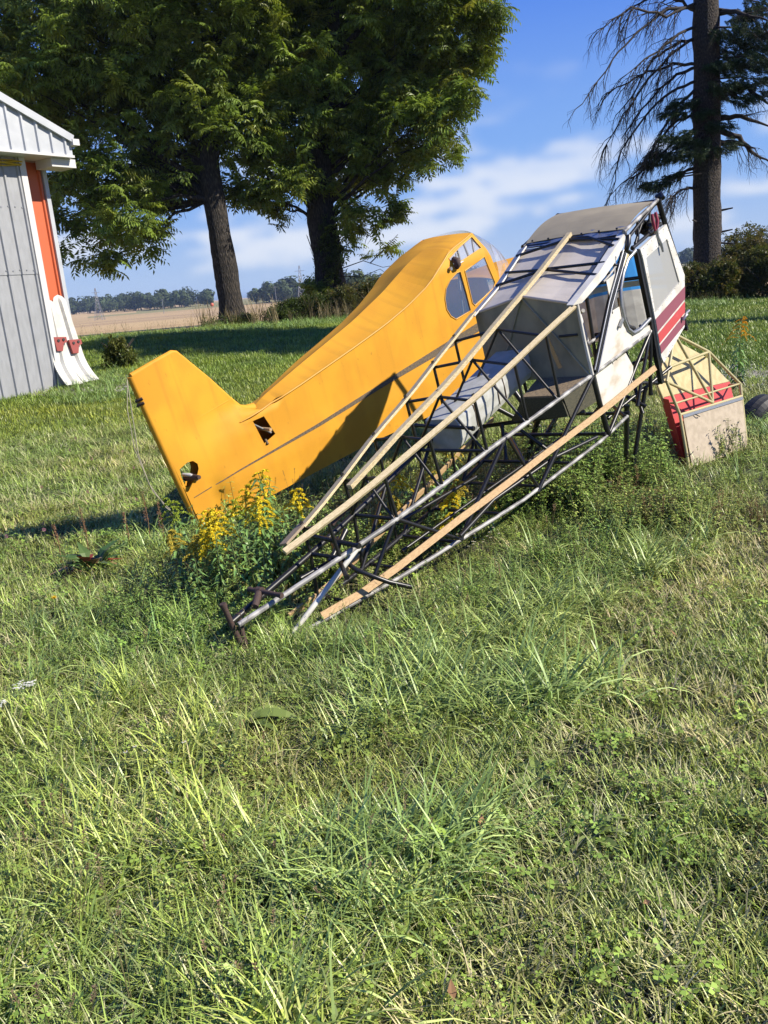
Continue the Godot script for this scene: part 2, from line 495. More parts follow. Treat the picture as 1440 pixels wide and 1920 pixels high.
# ---------------------------------------------------------------- ground
func terrain() -> void:
	# the lawn sheet round the camera, then the field to the horizon; both follow land()
	var rings := [0.0, 0.6, 1.2, 2.0, 3.0, 4.2, 5.6, 7.2, 9.0, 11.0, 13.0, 15.0, 17.0, 19.0, 21.0, 23.0, 24.5]
	var far := [24.5, 27.0, 31.0, 36.0, 42.0, 50.0, 60.0, 75.0, 100.0, 130.0, 160.0, 200.0, 250.0, 300.0, 350.0, 400.0, 450.0, 500.0, 550.0, 600.0, 650.0, 700.0, 800.0, 900.0, 1300.0, 2200.0, 4500.0]
	for part in 2:
		var g := G.new()
		var rr: Array = rings if part == 0 else far
		var seg := 120
		for i in rr.size() - 1:
			for k in seg:
				var q := []
				for e in [[i, k], [i + 1, k], [i + 1, k + 1], [i, k + 1]]:
					var a: float = TAU * e[1] / seg
					var x: float = rr[e[0]] * sin(a)
					var z: float = -rr[e[0]] * cos(a)
					q.append(Vector3(x, land(x, z), z))
				var cx: float = (q[0].x + q[2].x) / 2
				var cz: float = (q[0].z + q[2].z) / 2
				var d := Vector2(cx, cz).length()
				if part == 0:
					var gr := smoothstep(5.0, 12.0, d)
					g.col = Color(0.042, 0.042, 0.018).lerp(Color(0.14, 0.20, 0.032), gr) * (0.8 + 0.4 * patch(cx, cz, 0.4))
				else:
					var t := patch(cx * 0.3, cz, 0.02)
					g.col = Color(0.60, 0.43, 0.20).lerp(Color(0.48, 0.33, 0.15), t)
					if d > 180.0 and d < 330.0:
						g.col = g.col.lerp(Color(0.30, 0.20, 0.11), 0.6 * patch(cx * 0.2, cz, 0.015, 5.0))
					if d > 520.0 and cx > -150.0:
						g.col = g.col.lerp(Color(0.20, 0.22, 0.07), 0.75)
				for tr in [[0, 1, 2], [0, 2, 3]]:
					var ns := []
					for j in tr:
						var p: Vector3 = q[j]
						var ee := 0.3 + 0.02 * d
						ns.append(Vector3(land(p.x - ee, p.z) - land(p.x + ee, p.z), 2 * ee, land(p.x, p.z - ee) - land(p.x, p.z + ee)).normalized())
					if q[tr[0]].distance_to(q[tr[1]]) > 1e-4 and q[tr[1]].distance_to(q[tr[2]]) > 1e-4:
						g.tri(q[tr[0]], q[tr[1]], q[tr[2]], ns[0], ns[1], ns[2])
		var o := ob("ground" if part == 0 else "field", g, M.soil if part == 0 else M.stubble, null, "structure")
		tag(o, "grassy yard ground under the aircraft fuselages and the trees" if part == 0 else "harvested tan stubble field stretching to the distant woods")
	# gravel: beside the barn and the track at right
	for e in [[Vector3(-4.2, 0, -13.7), 1.5, 0.8, 420, "pale gravel strip at the foot of the grey barn"], [Vector3(5.4, 0, -10.4), 2.0, 0.9, 900, "pale gravel patch of a track behind the black tyre"], [Vector3(-3.4, 0, -5.6), 0.5, 0.9, 160, "small patch of pale gravel in the grass at the left edge"]]:
		var gp := G.new()
		var rim := []
		for k in 20:
			var a := TAU * k / 20.0
			var rr := 1.0 + 0.16 * sin(3 * a + 1.0) + rf(-0.1, 0.1)
			var p := on_land(e[0].x + cos(a) * e[1] * rr, e[0].z + sin(a) * e[2] * rr) + Vector3(0, 0.006, 0)
			rim.append(p)
		var ce := on_land(e[0].x, e[0].z) + Vector3(0, 0.012, 0)
		gp.col = Color(0.24, 0.22, 0.18) if e[3] > 300 else Color(0.10, 0.09, 0.055)
		for k in 20:
			gp.tri(ce, rim[k], rim[(k + 1) % 20], Vector3.UP, Vector3.UP, Vector3.UP)
		var o := ob("gravel", gp, M.stone, null, "structure")
		tag(o, e[4])
		var pebble := G.new()
		for f in 8:
			var a := TAU * f / 8.0
			var b := TAU * (f + 1) / 8.0
			var pa := Vector3(cos(a), 0.0, sin(a) * 0.8) * (1.0 if f % 2 else 0.85)
			var pb := Vector3(cos(b), 0.0, sin(b) * 0.8) * (0.85 if f % 2 else 1.0)
			pebble.flat(pa, pb, Vector3(0.1, 0.75, 0.05), Vector3.UP)
		var buf := PackedFloat32Array()
		for k in e[3]:
			var a := rf(0, TAU)
			var q := sqrt(R.randf()) * 0.95
			var p := on_land(e[0].x + cos(a) * e[1] * q, e[0].z + sin(a) * e[2] * q)
			var sc := rf(0.012, 0.034)
			var t := rf(0.30, 0.55)
			put(buf, Transform3D(Basis.from_euler(Vector3(rf(-0.3, 0.3), rf(0, TAU), rf(-0.3, 0.3))).scaled(Vector3(sc, sc, sc)), p + Vector3(0, 0.008, 0)), Color(t, t * 0.95, t * 0.86))
		many("pebbles", pebble.mesh(), M.stone, buf, o)

# ---------------------------------------------------------------- the barn at left
func barn() -> void:
	var base := Vector3(-5.047, 0.42, -13.606)
	var e := Vector3(0.57358, 0, -0.81915)    # along the gable wall, to the right
	var m := Vector3(0.81915, 0, 0.57358)     # out of the wall
	var t := thing("barn", "grey ribbed metal barn with white gable overhang and orange side panel", "barn", base)
	var U := Vector3.UP
	var rib := func(g: G, x0: float, x1: float, y0: float, y1: float, off: float, step: float, rise: float, top := 0.0) -> void:
		# ribbed sheet: flat pans and narrow raised ribs; the top may slope
		var x := x0
		while x < x1 - 0.001:
			var xe := minf(x + step, x1)
			var prof := [[x, 0.0], [x + step * 0.70, 0.0], [x + step * 0.76, rise], [x + step * 0.88, rise], [x + step * 0.94, 0.0], [x + step, 0.0]]
			for i in 5:
				var a: float = minf(prof[i][0], xe)
				var b: float = minf(prof[i + 1][0], xe)
				if b - a < 0.0005:
					continue
				var pa: Vector3 = e * a + m * (off + prof[i][1])
				var pb: Vector3 = e * b + m * (off + prof[i + 1][1])
				var dz: float = prof[i + 1][1] - prof[i][1]
				var nn := (m * (b - a) - e * dz).normalized()
				g.quad(pa + U * y0, pb + U * y0, pb + U * (y1 + top * (b - x0)), pa + U * (y1 + top * (a - x0)), nn)
			x = xe
	var g := G.new()
	rib.call(g, -4.2, -0.03, 1.775, 3.53, 0.004, 0.232, 0.028)
	ob("upper_wall_sheet", g, M.barn_grey, t)
	g = G.new()
	rib.call(g, -4.2, -0.03, -0.25, 1.79, -0.006, 0.232, 0.028)
	ob("lower_wall_sheet", g, M.barn_grey, t)
	g = G.new()
	for k in 34:   # screw heads along the seam and higher up
		for yy in [1.83, 2.75]:
			var c: Vector3 = e * (-0.1 - k * 0.116) + U * (yy + 0.006 * (k % 3)) + m * 0.008
			g.box(c, e * 0.009, U * 0.009, m * 0.004)
	ob("screws", g, M.alu, t, "stuff")
	g = G.new()   # body behind the sheets
	g.box(-m * 0.06 + e * -2.1 + U * 1.64, e * 2.1, U * 1.88, m * 0.04)
	g.box(-m * 4.3 + e * 0.58 + U * 1.64, e * 0.03, U * 1.88, m * 4.0)
	g.box(-m * 8.2 + e * -1.8 + U * 1.64, e * 2.4, U * 1.88, m * 0.04)
	g.box(-m * 4.2 + e * -4.2 + U * 1.64, e * 0.04, U * 1.88, m * 4.1)
	ob("back_wall", g, M.barn_grey, t)
	g = G.new()
	g.box(e * 0.02 + U * 1.64 + m * 0.0, e * 0.05, U * 1.89, m * 0.035)
	g.box(e * 0.045 + U * 1.64 - m * 0.16, e * 0.02, U * 1.89, m * 0.13)
	ob("corner_trim", g, M.white_trim, t)
	g = G.new()
	rib.call(g, 0.06, 0.55, -0.2, 3.52, -0.30, 0.245, 0.03)
	ob("orange_panel", g, M.orange_steel, t)
	g = G.new()
	g.box(e * 0.585 + U * 1.64 - m * 0.29, e * 0.035, U * 1.88, m * 0.04)
	ob("side_trim", g, M.barn_white, t)
	# gable over the wall, reaching out past the corner
	g = G.new()
	rib.call(g, -4.2, 0.75, 3.50, 5.84, 0.30, 0.232, 0.03, -0.4175)
	ob("gable_sheet", g, M.barn_white, t)
	g = G.new()
	g.slab([e * -4.2 + U * 3.465 + m * 0.02, e * 0.75 + U * 3.465 + m * 0.02, e * 0.75 + U * 3.50 + m * 0.02, e * -4.2 + U * 3.50 + m * 0.02], m * 0.64)
	ob("soffit", g, M.white_trim, t)
	g = G.new()
	g.box(e * 0.62 + U * 3.40 + m * 0.02, e * 0.22, U * 0.062, m * 0.20)
	ob("track_box", g, M.white_trim, t)
	g = G.new()
	g.box(e * 0.35 + U * 3.49 - m * 0.22, e * 0.30, U * 0.03, m * 0.06)
	ob("track_liner", g, M.shadow_liner, t)
	g = G.new()
	var sl := (e - U * 0.4175).normalized()
	var rn := sl.cross(m).normalized()
	if rn.y < 0: rn = -rn
	g.box(e * -1.86 + U * 4.86 - m * 3.85, sl * 2.84, rn * 0.03, m * 4.19)
	g.box(e * -7.08 + U * 4.83 - m * 3.85, (e + U * 0.4175).normalized() * 2.9, Vector3(-rn.x, rn.y, -rn.z) * 0.03, m * 4.18)
	ob("roof", g, M.barn_white, t)
	g = G.new()
	g.box(e * -1.86 + U * 4.83 + m * 0.345, sl * 2.84, rn * 0.055, m * 0.02)
	ob("roof_edge_trim", g, M.barn_white, t)
	g = G.new()
	g.box(e * 0.79 + U * 3.69 - m * 3.72, e * 0.06, U * 0.045, m * 4.1)
	ob("gutter", g, M.white_trim, t)
	# coil of yellow rope along the top of the wall
	g = G.new()
	for k in 5:
		var p := []
		for i in 12:
			p.append(e * (-1.6 + i * 0.145 + 0.02 * sin(i + k)) + U * (3.375 + 0.016 * k - 0.035 + 0.012 * sin(i * 1.3 + k * 2.0)) + m * (0.035 + 0.012 * (k % 2)))
		g.tube(p, [0.011], 5)
	var ro := ob("rope", g, M.rope_yellow)
	ro.position = base
	tag(ro, "bundle of yellow rope hung along the top of the grey barn wall", "rope")

func skis() -> void:
	# two aircraft skis stood on end against the orange panel, soles out, bent toes down
	for k in 2:
		var foot: Vector3 = [Vector3(-4.80, 0.43, -13.94), Vector3(-4.98, 0.43, -13.66)][k]
		var top: Vector3 = [Vector3(-5.02, 1.86, -14.06), Vector3(-5.10, 1.80, -13.80)][k]
		var t := thing("aircraft_ski", ["white aircraft ski with red bracket, right one of the leaning pair", "white aircraft ski next to the barn corner, left one of the leaning pair"][k], "ski", foot, "skis leaning on the barn")
		var up := (top - foot).normalized()
		var m := Vector3(0.81915, 0, 0.57358)
		m = (m - up * m.dot(up)).normalized()
		var s := up.cross(m)
		var l := top.distance_to(foot)
		var g := G.new()
		var prev := []
		var nseg := 48
		for i in nseg + 1:
			var f := float(i) / nseg
			var w := 0.155 * minf(1.0, sqrt(maxf(0.0, 1.0 - pow(maxf(0.0, f - 0.88) / 0.12, 2.0))) + 0.05) * (0.80 + 0.20 * smoothstep(0.9, 0.2, f))
			var bend := 0.22 * pow(maxf(0.0, 0.34 - f) / 0.34, 2.0)
			var c := up * l * f + m * (bend + 0.03)
			var row := [c - s * w + m * 0.0, c - s * w + m * 0.02, c - s * w * 0.25 + m * 0.028, c + m * (0.028 + 0.045 * smoothstep(1.0, 0.9, f)), c + s * w * 0.25 + m * 0.028, c + s * w + m * 0.02, c + s * w]
			if i > 0:
				for j in 6:
					g.quad(prev[j], prev[j + 1], row[j + 1], row[j], m + s * (j - 2.5) * 0.3)
				g.quad(prev[0], prev[6], row[6], row[0], -m)
			prev = row
		ob("ski_board", g, M.ski_white, t)
		g = G.new()
		var c2 := up * l * (0.43 if k == 0 else 0.50) + m * 0.085
		g.slab([c2 - s * 0.08 - up * 0.13, c2 + s * 0.02 - up * 0.14, c2 + s * 0.07 - up * 0.02, c2 + s * 0.14 + up * 0.0, c2 + s * 0.14 + up * 0.08, c2 - s * 0.09 + up * 0.09], m * 0.06)
		ob("bracket", g, M.bracket_red, t)
		g = G.new()
		for q in [c2 + s * 0.075 + up * 0.04, c2 - s * 0.02 + up * 0.03]:
			g.tube([q + m * 0.02, q + m * 0.045], [0.022], 10)
		ob("bolt", g, M.rubber, t)

# ---------------------------------------------------------------- far away
func far_tree_shape(sd: int, wide: float) -> G:
	var rg := RandomNumberGenerator.new()
	rg.seed = sd
	var g := G.new()
	var lobes := []
	for k in 9:
		lobes.append([Vector3(rg.randf_range(-0.30, 0.30) * wide, rg.randf_range(0.30, 0.78), rg.randf_range(-0.3, 0.3) * wide), rg.randf_range(0.16, 0.27)])
	for q in lobes:
		var t := rg.randf_range(0.75, 1.25)
		for k in 46:
			var d := Vector3(rg.randfn(), rg.randfn(), rg.randfn()).normalized()
			var p: Vector3 = q[0] + d * q[1] * Vector3(wide, 1.0, wide) * rg.randf_range(0.75, 1.05)
			if p.y < 0.02: continue
			g.col = Color(0.042, 0.062, 0.022) * t * rg.randf_range(0.7, 1.3)
			var a := d.cross(Vector3(rg.randfn(), rg.randfn(), rg.randfn())).normalized()
			var b := d.cross(a)
			var r := rg.randf_range(0.05, 0.10)
			g.flat(p + a * r, p - a * r * 0.6 + b * r * 0.9, p - a * r * 0.6 - b * r * 0.9, d)
	g.col = Color(0.05, 0.04, 0.03)
	g.tube([Vector3(0, -0.05, 0), Vector3(0, 0.5, 0)], [0.03, 0.02], 5)
	return g

func far_away() -> void:
	var shapes := []
	for k in 4:
		shapes.append(far_tree_shape(100 + k, [0.9, 1.1, 0.8, 1.3][k]).mesh())
	var woods := [
		[-330.0, -760.0, -118.0, -560.0, 150, 13.0, 60.0, "dark far wood across the field, between the barn and the left walnut tree"],
		[-100.0, -780.0, 40.0, -700.0, 60, 9.0, 40.0, "low hazy line of far woods behind the leaning tree trunk"],
		[-62.0, -505.0, 14.0, -470.0, 60, 12.5, 26.0, "far clump of trees on the horizon between the two walnut trunks"],
		[30.0, -600.0, 330.0, -560.0, 140, 11.0, 40.0, "far tree line on the horizon right of the cabin frame"]]
	for w in woods:
		var t := thing("distant_wood", w[7], "wood", Vector3.ZERO, "", "stuff")
		var bufs := [PackedFloat32Array(), PackedFloat32Array(), PackedFloat32Array(), PackedFloat32Array()]
		for k in w[4]:
			var f := R.randf()
			var x: float = lerpf(w[0], w[2], f) + rf(-1, 1) * w[6] * 0.3
			var z: float = lerpf(w[1], w[3], f) - R.randf() * w[6]
			var hh: float = w[5] * rf(0.65, 1.15)
			var tint := rf(0.8, 1.2)
			put(bufs[R.randi() % 4], Transform3D(Basis(Vector3.UP, rf(0, TAU)).scaled(Vector3(hh, hh, hh)), on_land(x, z) - Vector3(0, 0.3, 0)), Color(tint, tint, tint * rf(0.8, 1.1)))
		for k in 4:
			many("tree_crowns", shapes[k], M.far_leaf, bufs[k], t)
	# single trees that stand apart
	var solo := [[-96.0, -520.0, 11.0, "rounded far tree at the right end of the left wood"], [-45.0, -470.0, 13.5, "tallest tree of the far clump right of the left trunk"], [-72.0, -560.0, 7.5, "small lone far tree left of the leaning trunk"], [-26.0, -430.0, 7.0, "bushy far tree beside the right lattice pylon"], [-1.0, -150.0, 6.5, "round green tree in the field just behind the yellow fuselage"]]
	for q in solo:
		var o := MeshInstance3D.new()
		o.name = "far_tree"
		o.mesh = shapes[R.randi() % 4]
		o.material_override = M.far_leaf
		add_child(o, true)
		o.position = on_land(q[0], q[1]) - Vector3(0, 0.2, 0)
		o.scale = Vector3.ONE * float(q[2])
		tag(o, q[3], "tree", "far single trees")
	# lattice pylons and poles
	for q in [[-126.0, -405.0, 14.6, "lattice power pylon in the field near the barn"], [-29.2, -393.0, 17.0, "lattice power pylon left of the right walnut trunk"]]:
		var t := thing("pylon", q[3], "pylon", on_land(q[0], q[1]), "power pylons")
		var h: float = q[2]
		for k in 4:
			var sx := 1.0 if k % 2 else -1.0
			var sz := 1.0 if k / 2 else -1.0
			var g := G.new()
			g.tube([Vector3(sx * h * 0.13, 0, sz * h * 0.13), Vector3(sx * h * 0.045, h * 0.55, sz * h * 0.045), Vector3(sx * h * 0.012, h, sz * h * 0.012)], [0.11, 0.09, 0.07], 5)
			ob("leg", g, M.alu, t)
		var g2 := G.new()
		for k in 9:
			var y0 := h * k / 9.0
			var y1 := h * (k + 1) / 9.0
			var w0 := h * lerpf(0.13, 0.045, minf(1.0, y0 / h / 0.55)) if y0 < h * 0.55 else h * lerpf(0.045, 0.012, (y0 / h - 0.55) / 0.45)
			var w1 := h * lerpf(0.13, 0.045, minf(1.0, y1 / h / 0.55)) if y1 < h * 0.55 else h * lerpf(0.045, 0.012, (y1 / h - 0.55) / 0.45)
			for s in [-1.0, 1.0]:
				g2.tube([Vector3(-w0, y0, s * w0), Vector3(w1, y1, s * w1)], [0.05], 4)
				g2.tube([Vector3(w0, y0, s * w0), Vector3(-w1, y1, s * w1)], [0.05], 4)
				g2.tube([Vector3(s * w0, y0, -w0), Vector3(s * w1, y1, w1)], [0.05], 4)
		ob("lattice", g2, M.alu, t, "stuff")
		for y in [0.72, 0.86]:
			var g3 := G.new()
			g3.tube([Vector3(-h * 0.13, h * y, 0), Vector3(h * 0.13, h * y, 0)], [0.08], 5)
			ob("cross_arm", g3, M.alu, t)
	for q in [[-102.5, -434.0, 7.2, "thin utility pole in front of the left wood"], [-46.0, -440.0, 9.0, "thin utility pole in front of the far clump of trees"]]:
		var g := G.new()
		g.tube([Vector3.ZERO, Vector3(0, q[2], 0)], [0.16, 0.11], 6)
		g.tube([Vector3(-0.9, q[2] - 0.5, 0), Vector3(0.9, q[2] - 0.5, 0)], [0.07], 5)
		var o := ob("utility_pole", g, M.alu)
		o.position = on_land(q[0], q[1])
		tag(o, q[3], "pole", "utility poles")
	var gb := G.new()
	gb.tube([Vector3(0, 0, 0), Vector3(0, 1.2, 0)], [0.08], 6)
	for k in 8:
		var a := PI * k / 8.0
		var b := PI * (k + 1) / 8.0
		for s in 10:
			var c := TAU * s / 10.0
			var d := TAU * (s + 1) / 10.0
			var o := Vector3(0, 1.9, 0)
			gb.quad(o + Vector3(sin(a) * cos(c), cos(a), sin(a) * sin(c)), o + Vector3(sin(b) * cos(c), cos(b), sin(b) * sin(c)), o + Vector3(sin(b) * cos(d), cos(b), sin(b) * sin(d)), o + Vector3(sin(a) * cos(d), cos(a), sin(a) * sin(d)), Vector3(sin((a + b) / 2) * cos((c + d) / 2), cos((a + b) / 2), sin((a + b) / 2) * sin((c + d) / 2)))
	var ball := ob("field_marker", gb, M.orange_steel)
	ball.position = on_land(-85.0, -474.0)
	tag(ball, "small orange round marker far out in the field", "marker")

# ---------------------------------------------------------------- trees
func spray_shape(sd: int) -> G:   # a twig end with drooping compound leaves
	var rg := RandomNumberGenerator.new()
	rg.seed = sd
	var g := G.new()
	for k in 6:
		var az := rg.randf_range(-1.5, 1.5) + (PI if k == 5 else 0.0)
		var th := rg.randf_range(0.7, 1.9)
		var p := Vector3(rg.randf_range(-0.06, 0.06), rg.randf_range(-0.05, 0.05), rg.randf_range(-0.06, 0.06))
		var l := rg.randf_range(0.28, 0.46)
		var t := rg.randf_range(0.75, 1.25)
		var pairs := 6
		for i in pairs + 1:
			var d := Vector3(cos(az) * sin(th), cos(th), sin(az) * sin(th))
			var sd2 := Vector3(-sin(az), 0, cos(az))
			var u := sd2.cross(d).normalized()
			if u.y < 0: u = -u
			var ll := 0.15 * (0.75 + 0.35 * sin(PI * (i + 0.6) / (pairs + 1))) * rg.randf_range(0.85, 1.15)
			g.col = Color(0.150, 0.222, 0.042) * t * rg.randf_range(0.75, 1.3)
			if i == pairs:
				g.leaf2(p, d, u, ll, ll * 0.38)
			else:
				for s in [-1.0, 1.0]:
					g.leaf2(p, d * 0.45 + sd2 * s * rg.randf_range(0.8, 1.1) - Vector3(0, rg.randf_range(0.1, 0.5), 0), u, ll, ll * 0.36)
			p += d * l / pairs
			th = minf(th + rg.randf_range(0.02, 0.2), 2.6)
	return g

var sprays := []

func walnut(called: String, label: String, trunk: Array, radii: Array, blobs: Array, low: float, dens: float, bare: Array) -> void:
	if sprays.is_empty():
		for k in 4:
			sprays.append(spray_shape(200 + k).mesh())
	var root: Vector3 = trunk[0]
	var t := thing(called, label, "tree", root, "walnut trees along the field")
	# fine-grained trunk with root flare
	var pts := []
	var rr := []
	for i in trunk.size() - 1:
		for j in 6:
			var f := j / 6.0
			var p: Vector3 = trunk[i].lerp(trunk[i + 1], f) - root
			pts.append(p)
			rr.append(lerpf(radii[i], radii[i + 1], f) * (1.0 + 0.45 * exp(-p.y / 0.28)) * (1.0 + 0.05 * sin(p.y * 3.1 + root.x)))
	pts.append(trunk[-1] - root)
	rr.append(radii[-1])
	var g := G.new()
	g.tube(pts, rr, 26, true, 0.035, R)
	ob("trunk", g, M.bark, t)
	var bufs := [PackedFloat32Array(), PackedFloat32Array(), PackedFloat32Array(), PackedFloat32Array()]
	for q in blobs:
		var c := Vector3(q[0], q[1], q[2])
		var r: float = q[3]
		# limb from the trunk to the clump
		var yb := maxf(low, c.y - Vector2(c.x - root.x, c.z - root.z).length() * 0.45 - 0.6)
		var st: Vector3 = trunk[-1]
		for i in trunk.size() - 1:
			if trunk[i].y <= yb and trunk[i + 1].y > yb:
				st = trunk[i].lerp(trunk[i + 1], (yb - trunk[i].y) / (trunk[i + 1].y - trunk[i].y))
		var md := st.lerp(c, 0.5) + Vector3(rf(-0.2, 0.2), 0.25 + rf(0, 0.3), rf(-0.2, 0.2))
		var lp := []
		for i in 9:
			var f := i / 8.0
			lp.append(st.lerp(md, f).lerp(md.lerp(c, f), f) - root + Vector3(rf(-0.05, 0.05), rf(-0.05, 0.05), rf(-0.05, 0.05)) * (1.0 if i > 0 else 0.0))
		g = G.new()
		g.tube(lp, [0.035 + 0.055 * r, 0.03 + 0.045 * r, 0.028 + 0.035 * r, 0.026 + 0.025 * r, 0.024 + 0.016 * r, 0.02 + 0.01 * r, 0.018, 0.014, 0.008], 7)
		for i in 7:   # twigs
			var d := Vector3(rf(-1, 1), rf(-0.6, 0.7), rf(-1, 1)).normalized()
			var b: Vector3 = lp[4 + i % 5]
			g.tube([b, b + d * r * 0.5 + Vector3(0, 0.05, 0), b + d * r * 0.95 - Vector3(0, 0.1, 0)], [0.014, 0.009, 0.004], 5, false)
		ob("limb", g, M.bark, t)
		var n := int(dens * r * r * (0.72 if c.y < 5.6 else 1.0)) + 14
		var lump := rf(0.82, 1.15)
		for k in n:
			var d := Vector3(R.randfn(), R.randfn() * 0.85 - 0.08, R.randfn()).normalized()
			var rad := r * pow(R.randf(), 0.42) * rf(0.75, 1.32)
			var p := c + d * rad * Vector3(1, 0.88, 1) - root
			if soft.get_noise_3d(p.x * 0.8, p.y * 0.95, p.z * 0.8 + 9.0) < (0.07 if c.y < 5.6 else 0.02):
				continue
			var az := atan2(-d.z, d.x) + rf(-0.9, 0.9)
			var bs := Basis(Vector3.UP, az) * Basis(Vector3.BACK, rf(-0.7, 0.6)) * Basis(Vector3.RIGHT, rf(-0.7, 0.7))
			var sc := rf(0.85, 1.4)
			var tt := lump * rf(0.72, 1.3)
			var yel := R.randf() * R.randf() * 0.6
			put(bufs[R.randi() % 4], Transform3D(bs.scaled(Vector3(sc, sc, sc)), p), Color(tt * (1.0 + yel), tt * (1.0 + 0.25 * yel), tt))
	for k in 4:
		many("crown", sprays[k], M.leaf, bufs[k], t)
	for p in bare:
		g = G.new()
		var q := []
		for x in p: q.append(x - root)
		g.tube(q, [0.02, 0.014, 0.009, 0.006, 0.004], 5)
		ob("bare_twig", g, M.dead_wood, t)

func walnuts() -> void:
	var t1 := [Vector3(-4.13, 0.70, -26.3), Vector3(-4.15, 1.58, -26.3), Vector3(-4.17, 2.36, -26.3), Vector3(-4.22, 3.59, -26.3), Vector3(-4.28, 4.79, -26.3), Vector3(-4.24, 5.67, -26.3), Vector3(-4.12, 6.53, -26.3), Vector3(-3.85, 7.63, -26.3), Vector3(-3.51, 9.11, -26.3), Vector3(-3.4, 11.0, -26.3)]
	var b1 := [[-9.0,9.5,-27.2,1.87],[-8.9,7.6,-25.1,1.23],[-11.2,9.1,-27.2,2.14],[-6.9,8.7,-25.0,1.72],[-5.5,9.1,-26.3,1.99],[-3.6,8.8,-25.9,1.79],[-4.8,7.5,-25.4,1.75],[-6.9,7.5,-26.2,1.63],[-8.7,7.2,-27.0,1.27],[-3.5,7.6,-27.3,1.52],
		[-5.9,6.5,-27.6,1.72],[-7.0,5.6,-25.5,1.47],[-4.1,6.3,-26.5,1.30],[-8.5,4.9,-27.4,1.11],[-6.6,4.1,-25.1,1.15],[-6.1,5.1,-27.0,1.33],[-5.1,5.3,-26.6,0.96],[-8.3,3.5,-26.6,0.79],[-7.4,3.0,-26.1,0.56],[-8.2,5.3,-26.0,0.94],[-3.1,6.3,-26.0,0.94],
		[-8.9,3.8,-26.7,0.79],[-6.5,3.9,-26.6,0.79],[-2.7,8.3,-27.1,1.24],[-12.0,7.5,-26.9,1.94],[-2.3,7.4,-26.9,0.79],[-8.4,11.0,-27.4,2.15],[-5.3,10.2,-24.8,2.12],[-3.3,9.9,-24.8,1.95],[-10.5,11.5,-27.3,2.33],[-4.5,13.0,-26.5,2.6],[-7.0,13.5,-27.0,2.4]]
	walnut("walnut_tree", "large walnut tree with straight leaning trunk, nearer the barn", t1, [0.40, 0.37, 0.35, 0.33, 0.31, 0.28, 0.25, 0.21, 0.17, 0.08], b1, 4.4, 74.0, [])
	var t2 := [Vector3(-1.14, 0.55, -28), Vector3(-1.13, 1.65, -28), Vector3(-1.14, 2.65, -28), Vector3(-1.22, 3.71, -28), Vector3(-1.22, 4.59, -28), Vector3(-1.09, 5.52, -28), Vector3(-0.82, 6.88, -28), Vector3(-0.36, 8.77, -28), Vector3(-0.1, 11.0, -28)]
	var b2 := [[-0.8,9.5,-29.5,2.20],[1.3,9.6,-28.9,2.16],[2.9,8.9,-27.4,1.68],[-1.5,7.5,-27.1,1.67],[0.5,8.0,-29.5,2.01],[2.2,7.8,-27.8,1.80],[3.8,8.6,-29.6,1.00],[-0.7,6.3,-28.0,1.72],[1.2,6.3,-27.6,1.70],[2.7,6.4,-26.4,0.94],[-1.8,6.0,-28.8,1.40],
		[-2.7,5.0,-27.0,0.91],[-3.3,4.6,-27.4,0.64],[-2.0,4.9,-26.6,0.85],[-0.5,5.0,-29.6,1.19],[0.6,5.4,-28.1,1.00],[2.0,5.5,-26.5,0.94],[3.0,5.7,-28.2,0.60],[0.3,3.9,-27.5,0.75],[0.5,3.0,-27.9,0.60],[-0.4,3.2,-27.6,0.57],[1.5,5.3,-28.0,0.62],
		[-2.7,4.2,-28.8,0.47],[-3.2,6.0,-28.7,0.78],[-1.8,9.5,-29.2,1.71],[0.1,11.3,-28.8,2.43],[2.2,10.2,-26.5,2.06],[-1.6,10.9,-27.6,1.97],[3.9,8.7,-27.5,0.68],[4.1,8.0,-27.9,0.43],[0.9,4.9,-27.8,0.50],[1.0,3.8,-27.5,0.43],[0.5,13.5,-28.0,2.6],[-1.5,1.7,-27.3,0.3]]
	walnut("walnut_tree", "thick walnut tree with ivy on its trunk, right behind the yellow fuselage", t2, [0.56, 0.50, 0.46, 0.44, 0.42, 0.33, 0.27, 0.2, 0.08], b2, 3.6, 74.0,
		[[Vector3(-0.8, 2.2, -27.8), Vector3(0.0, 2.4, -27.6), Vector3(0.6, 2.15, -27.5), Vector3(1.2, 2.2, -27.4)], [Vector3(-0.8, 2.0, -27.7), Vector3(-0.1, 1.9, -27.3), Vector3(0.5, 2.1, -27.2), Vector3(1.0, 1.7, -27.2)], [Vector3(0.2, 2.3, -27.6), Vector3(0.7, 2.7, -27.5), Vector3(1.15, 3.1, -27.5)]])
	# a tree right of the view; its shade lies across the lawn
	var t4 := [Vector3(9.6, 0.3, -15.2), Vector3(9.6, 2.5, -15.2), Vector3(9.5, 5.0, -15.2), Vector3(9.4, 8.0, -15.2), Vector3(9.4, 11.0, -15.2)]
	var b4 := [[9.5, 8.6, -14.9, 1.9], [8.9, 10.2, -15.4, 1.8], [10.4, 9.8, -14.4, 1.8], [9.6, 11.8, -15.0, 2.0], [10.6, 8.4, -16.0, 1.6], [9.9, 13.4, -15.2, 1.6]]
	walnut("walnut_tree", "walnut tree standing right of the view, shading the lawn behind the fuselages", t4, [0.34, 0.3, 0.27, 0.2, 0.1], b4, 5.5, 110.0, [])

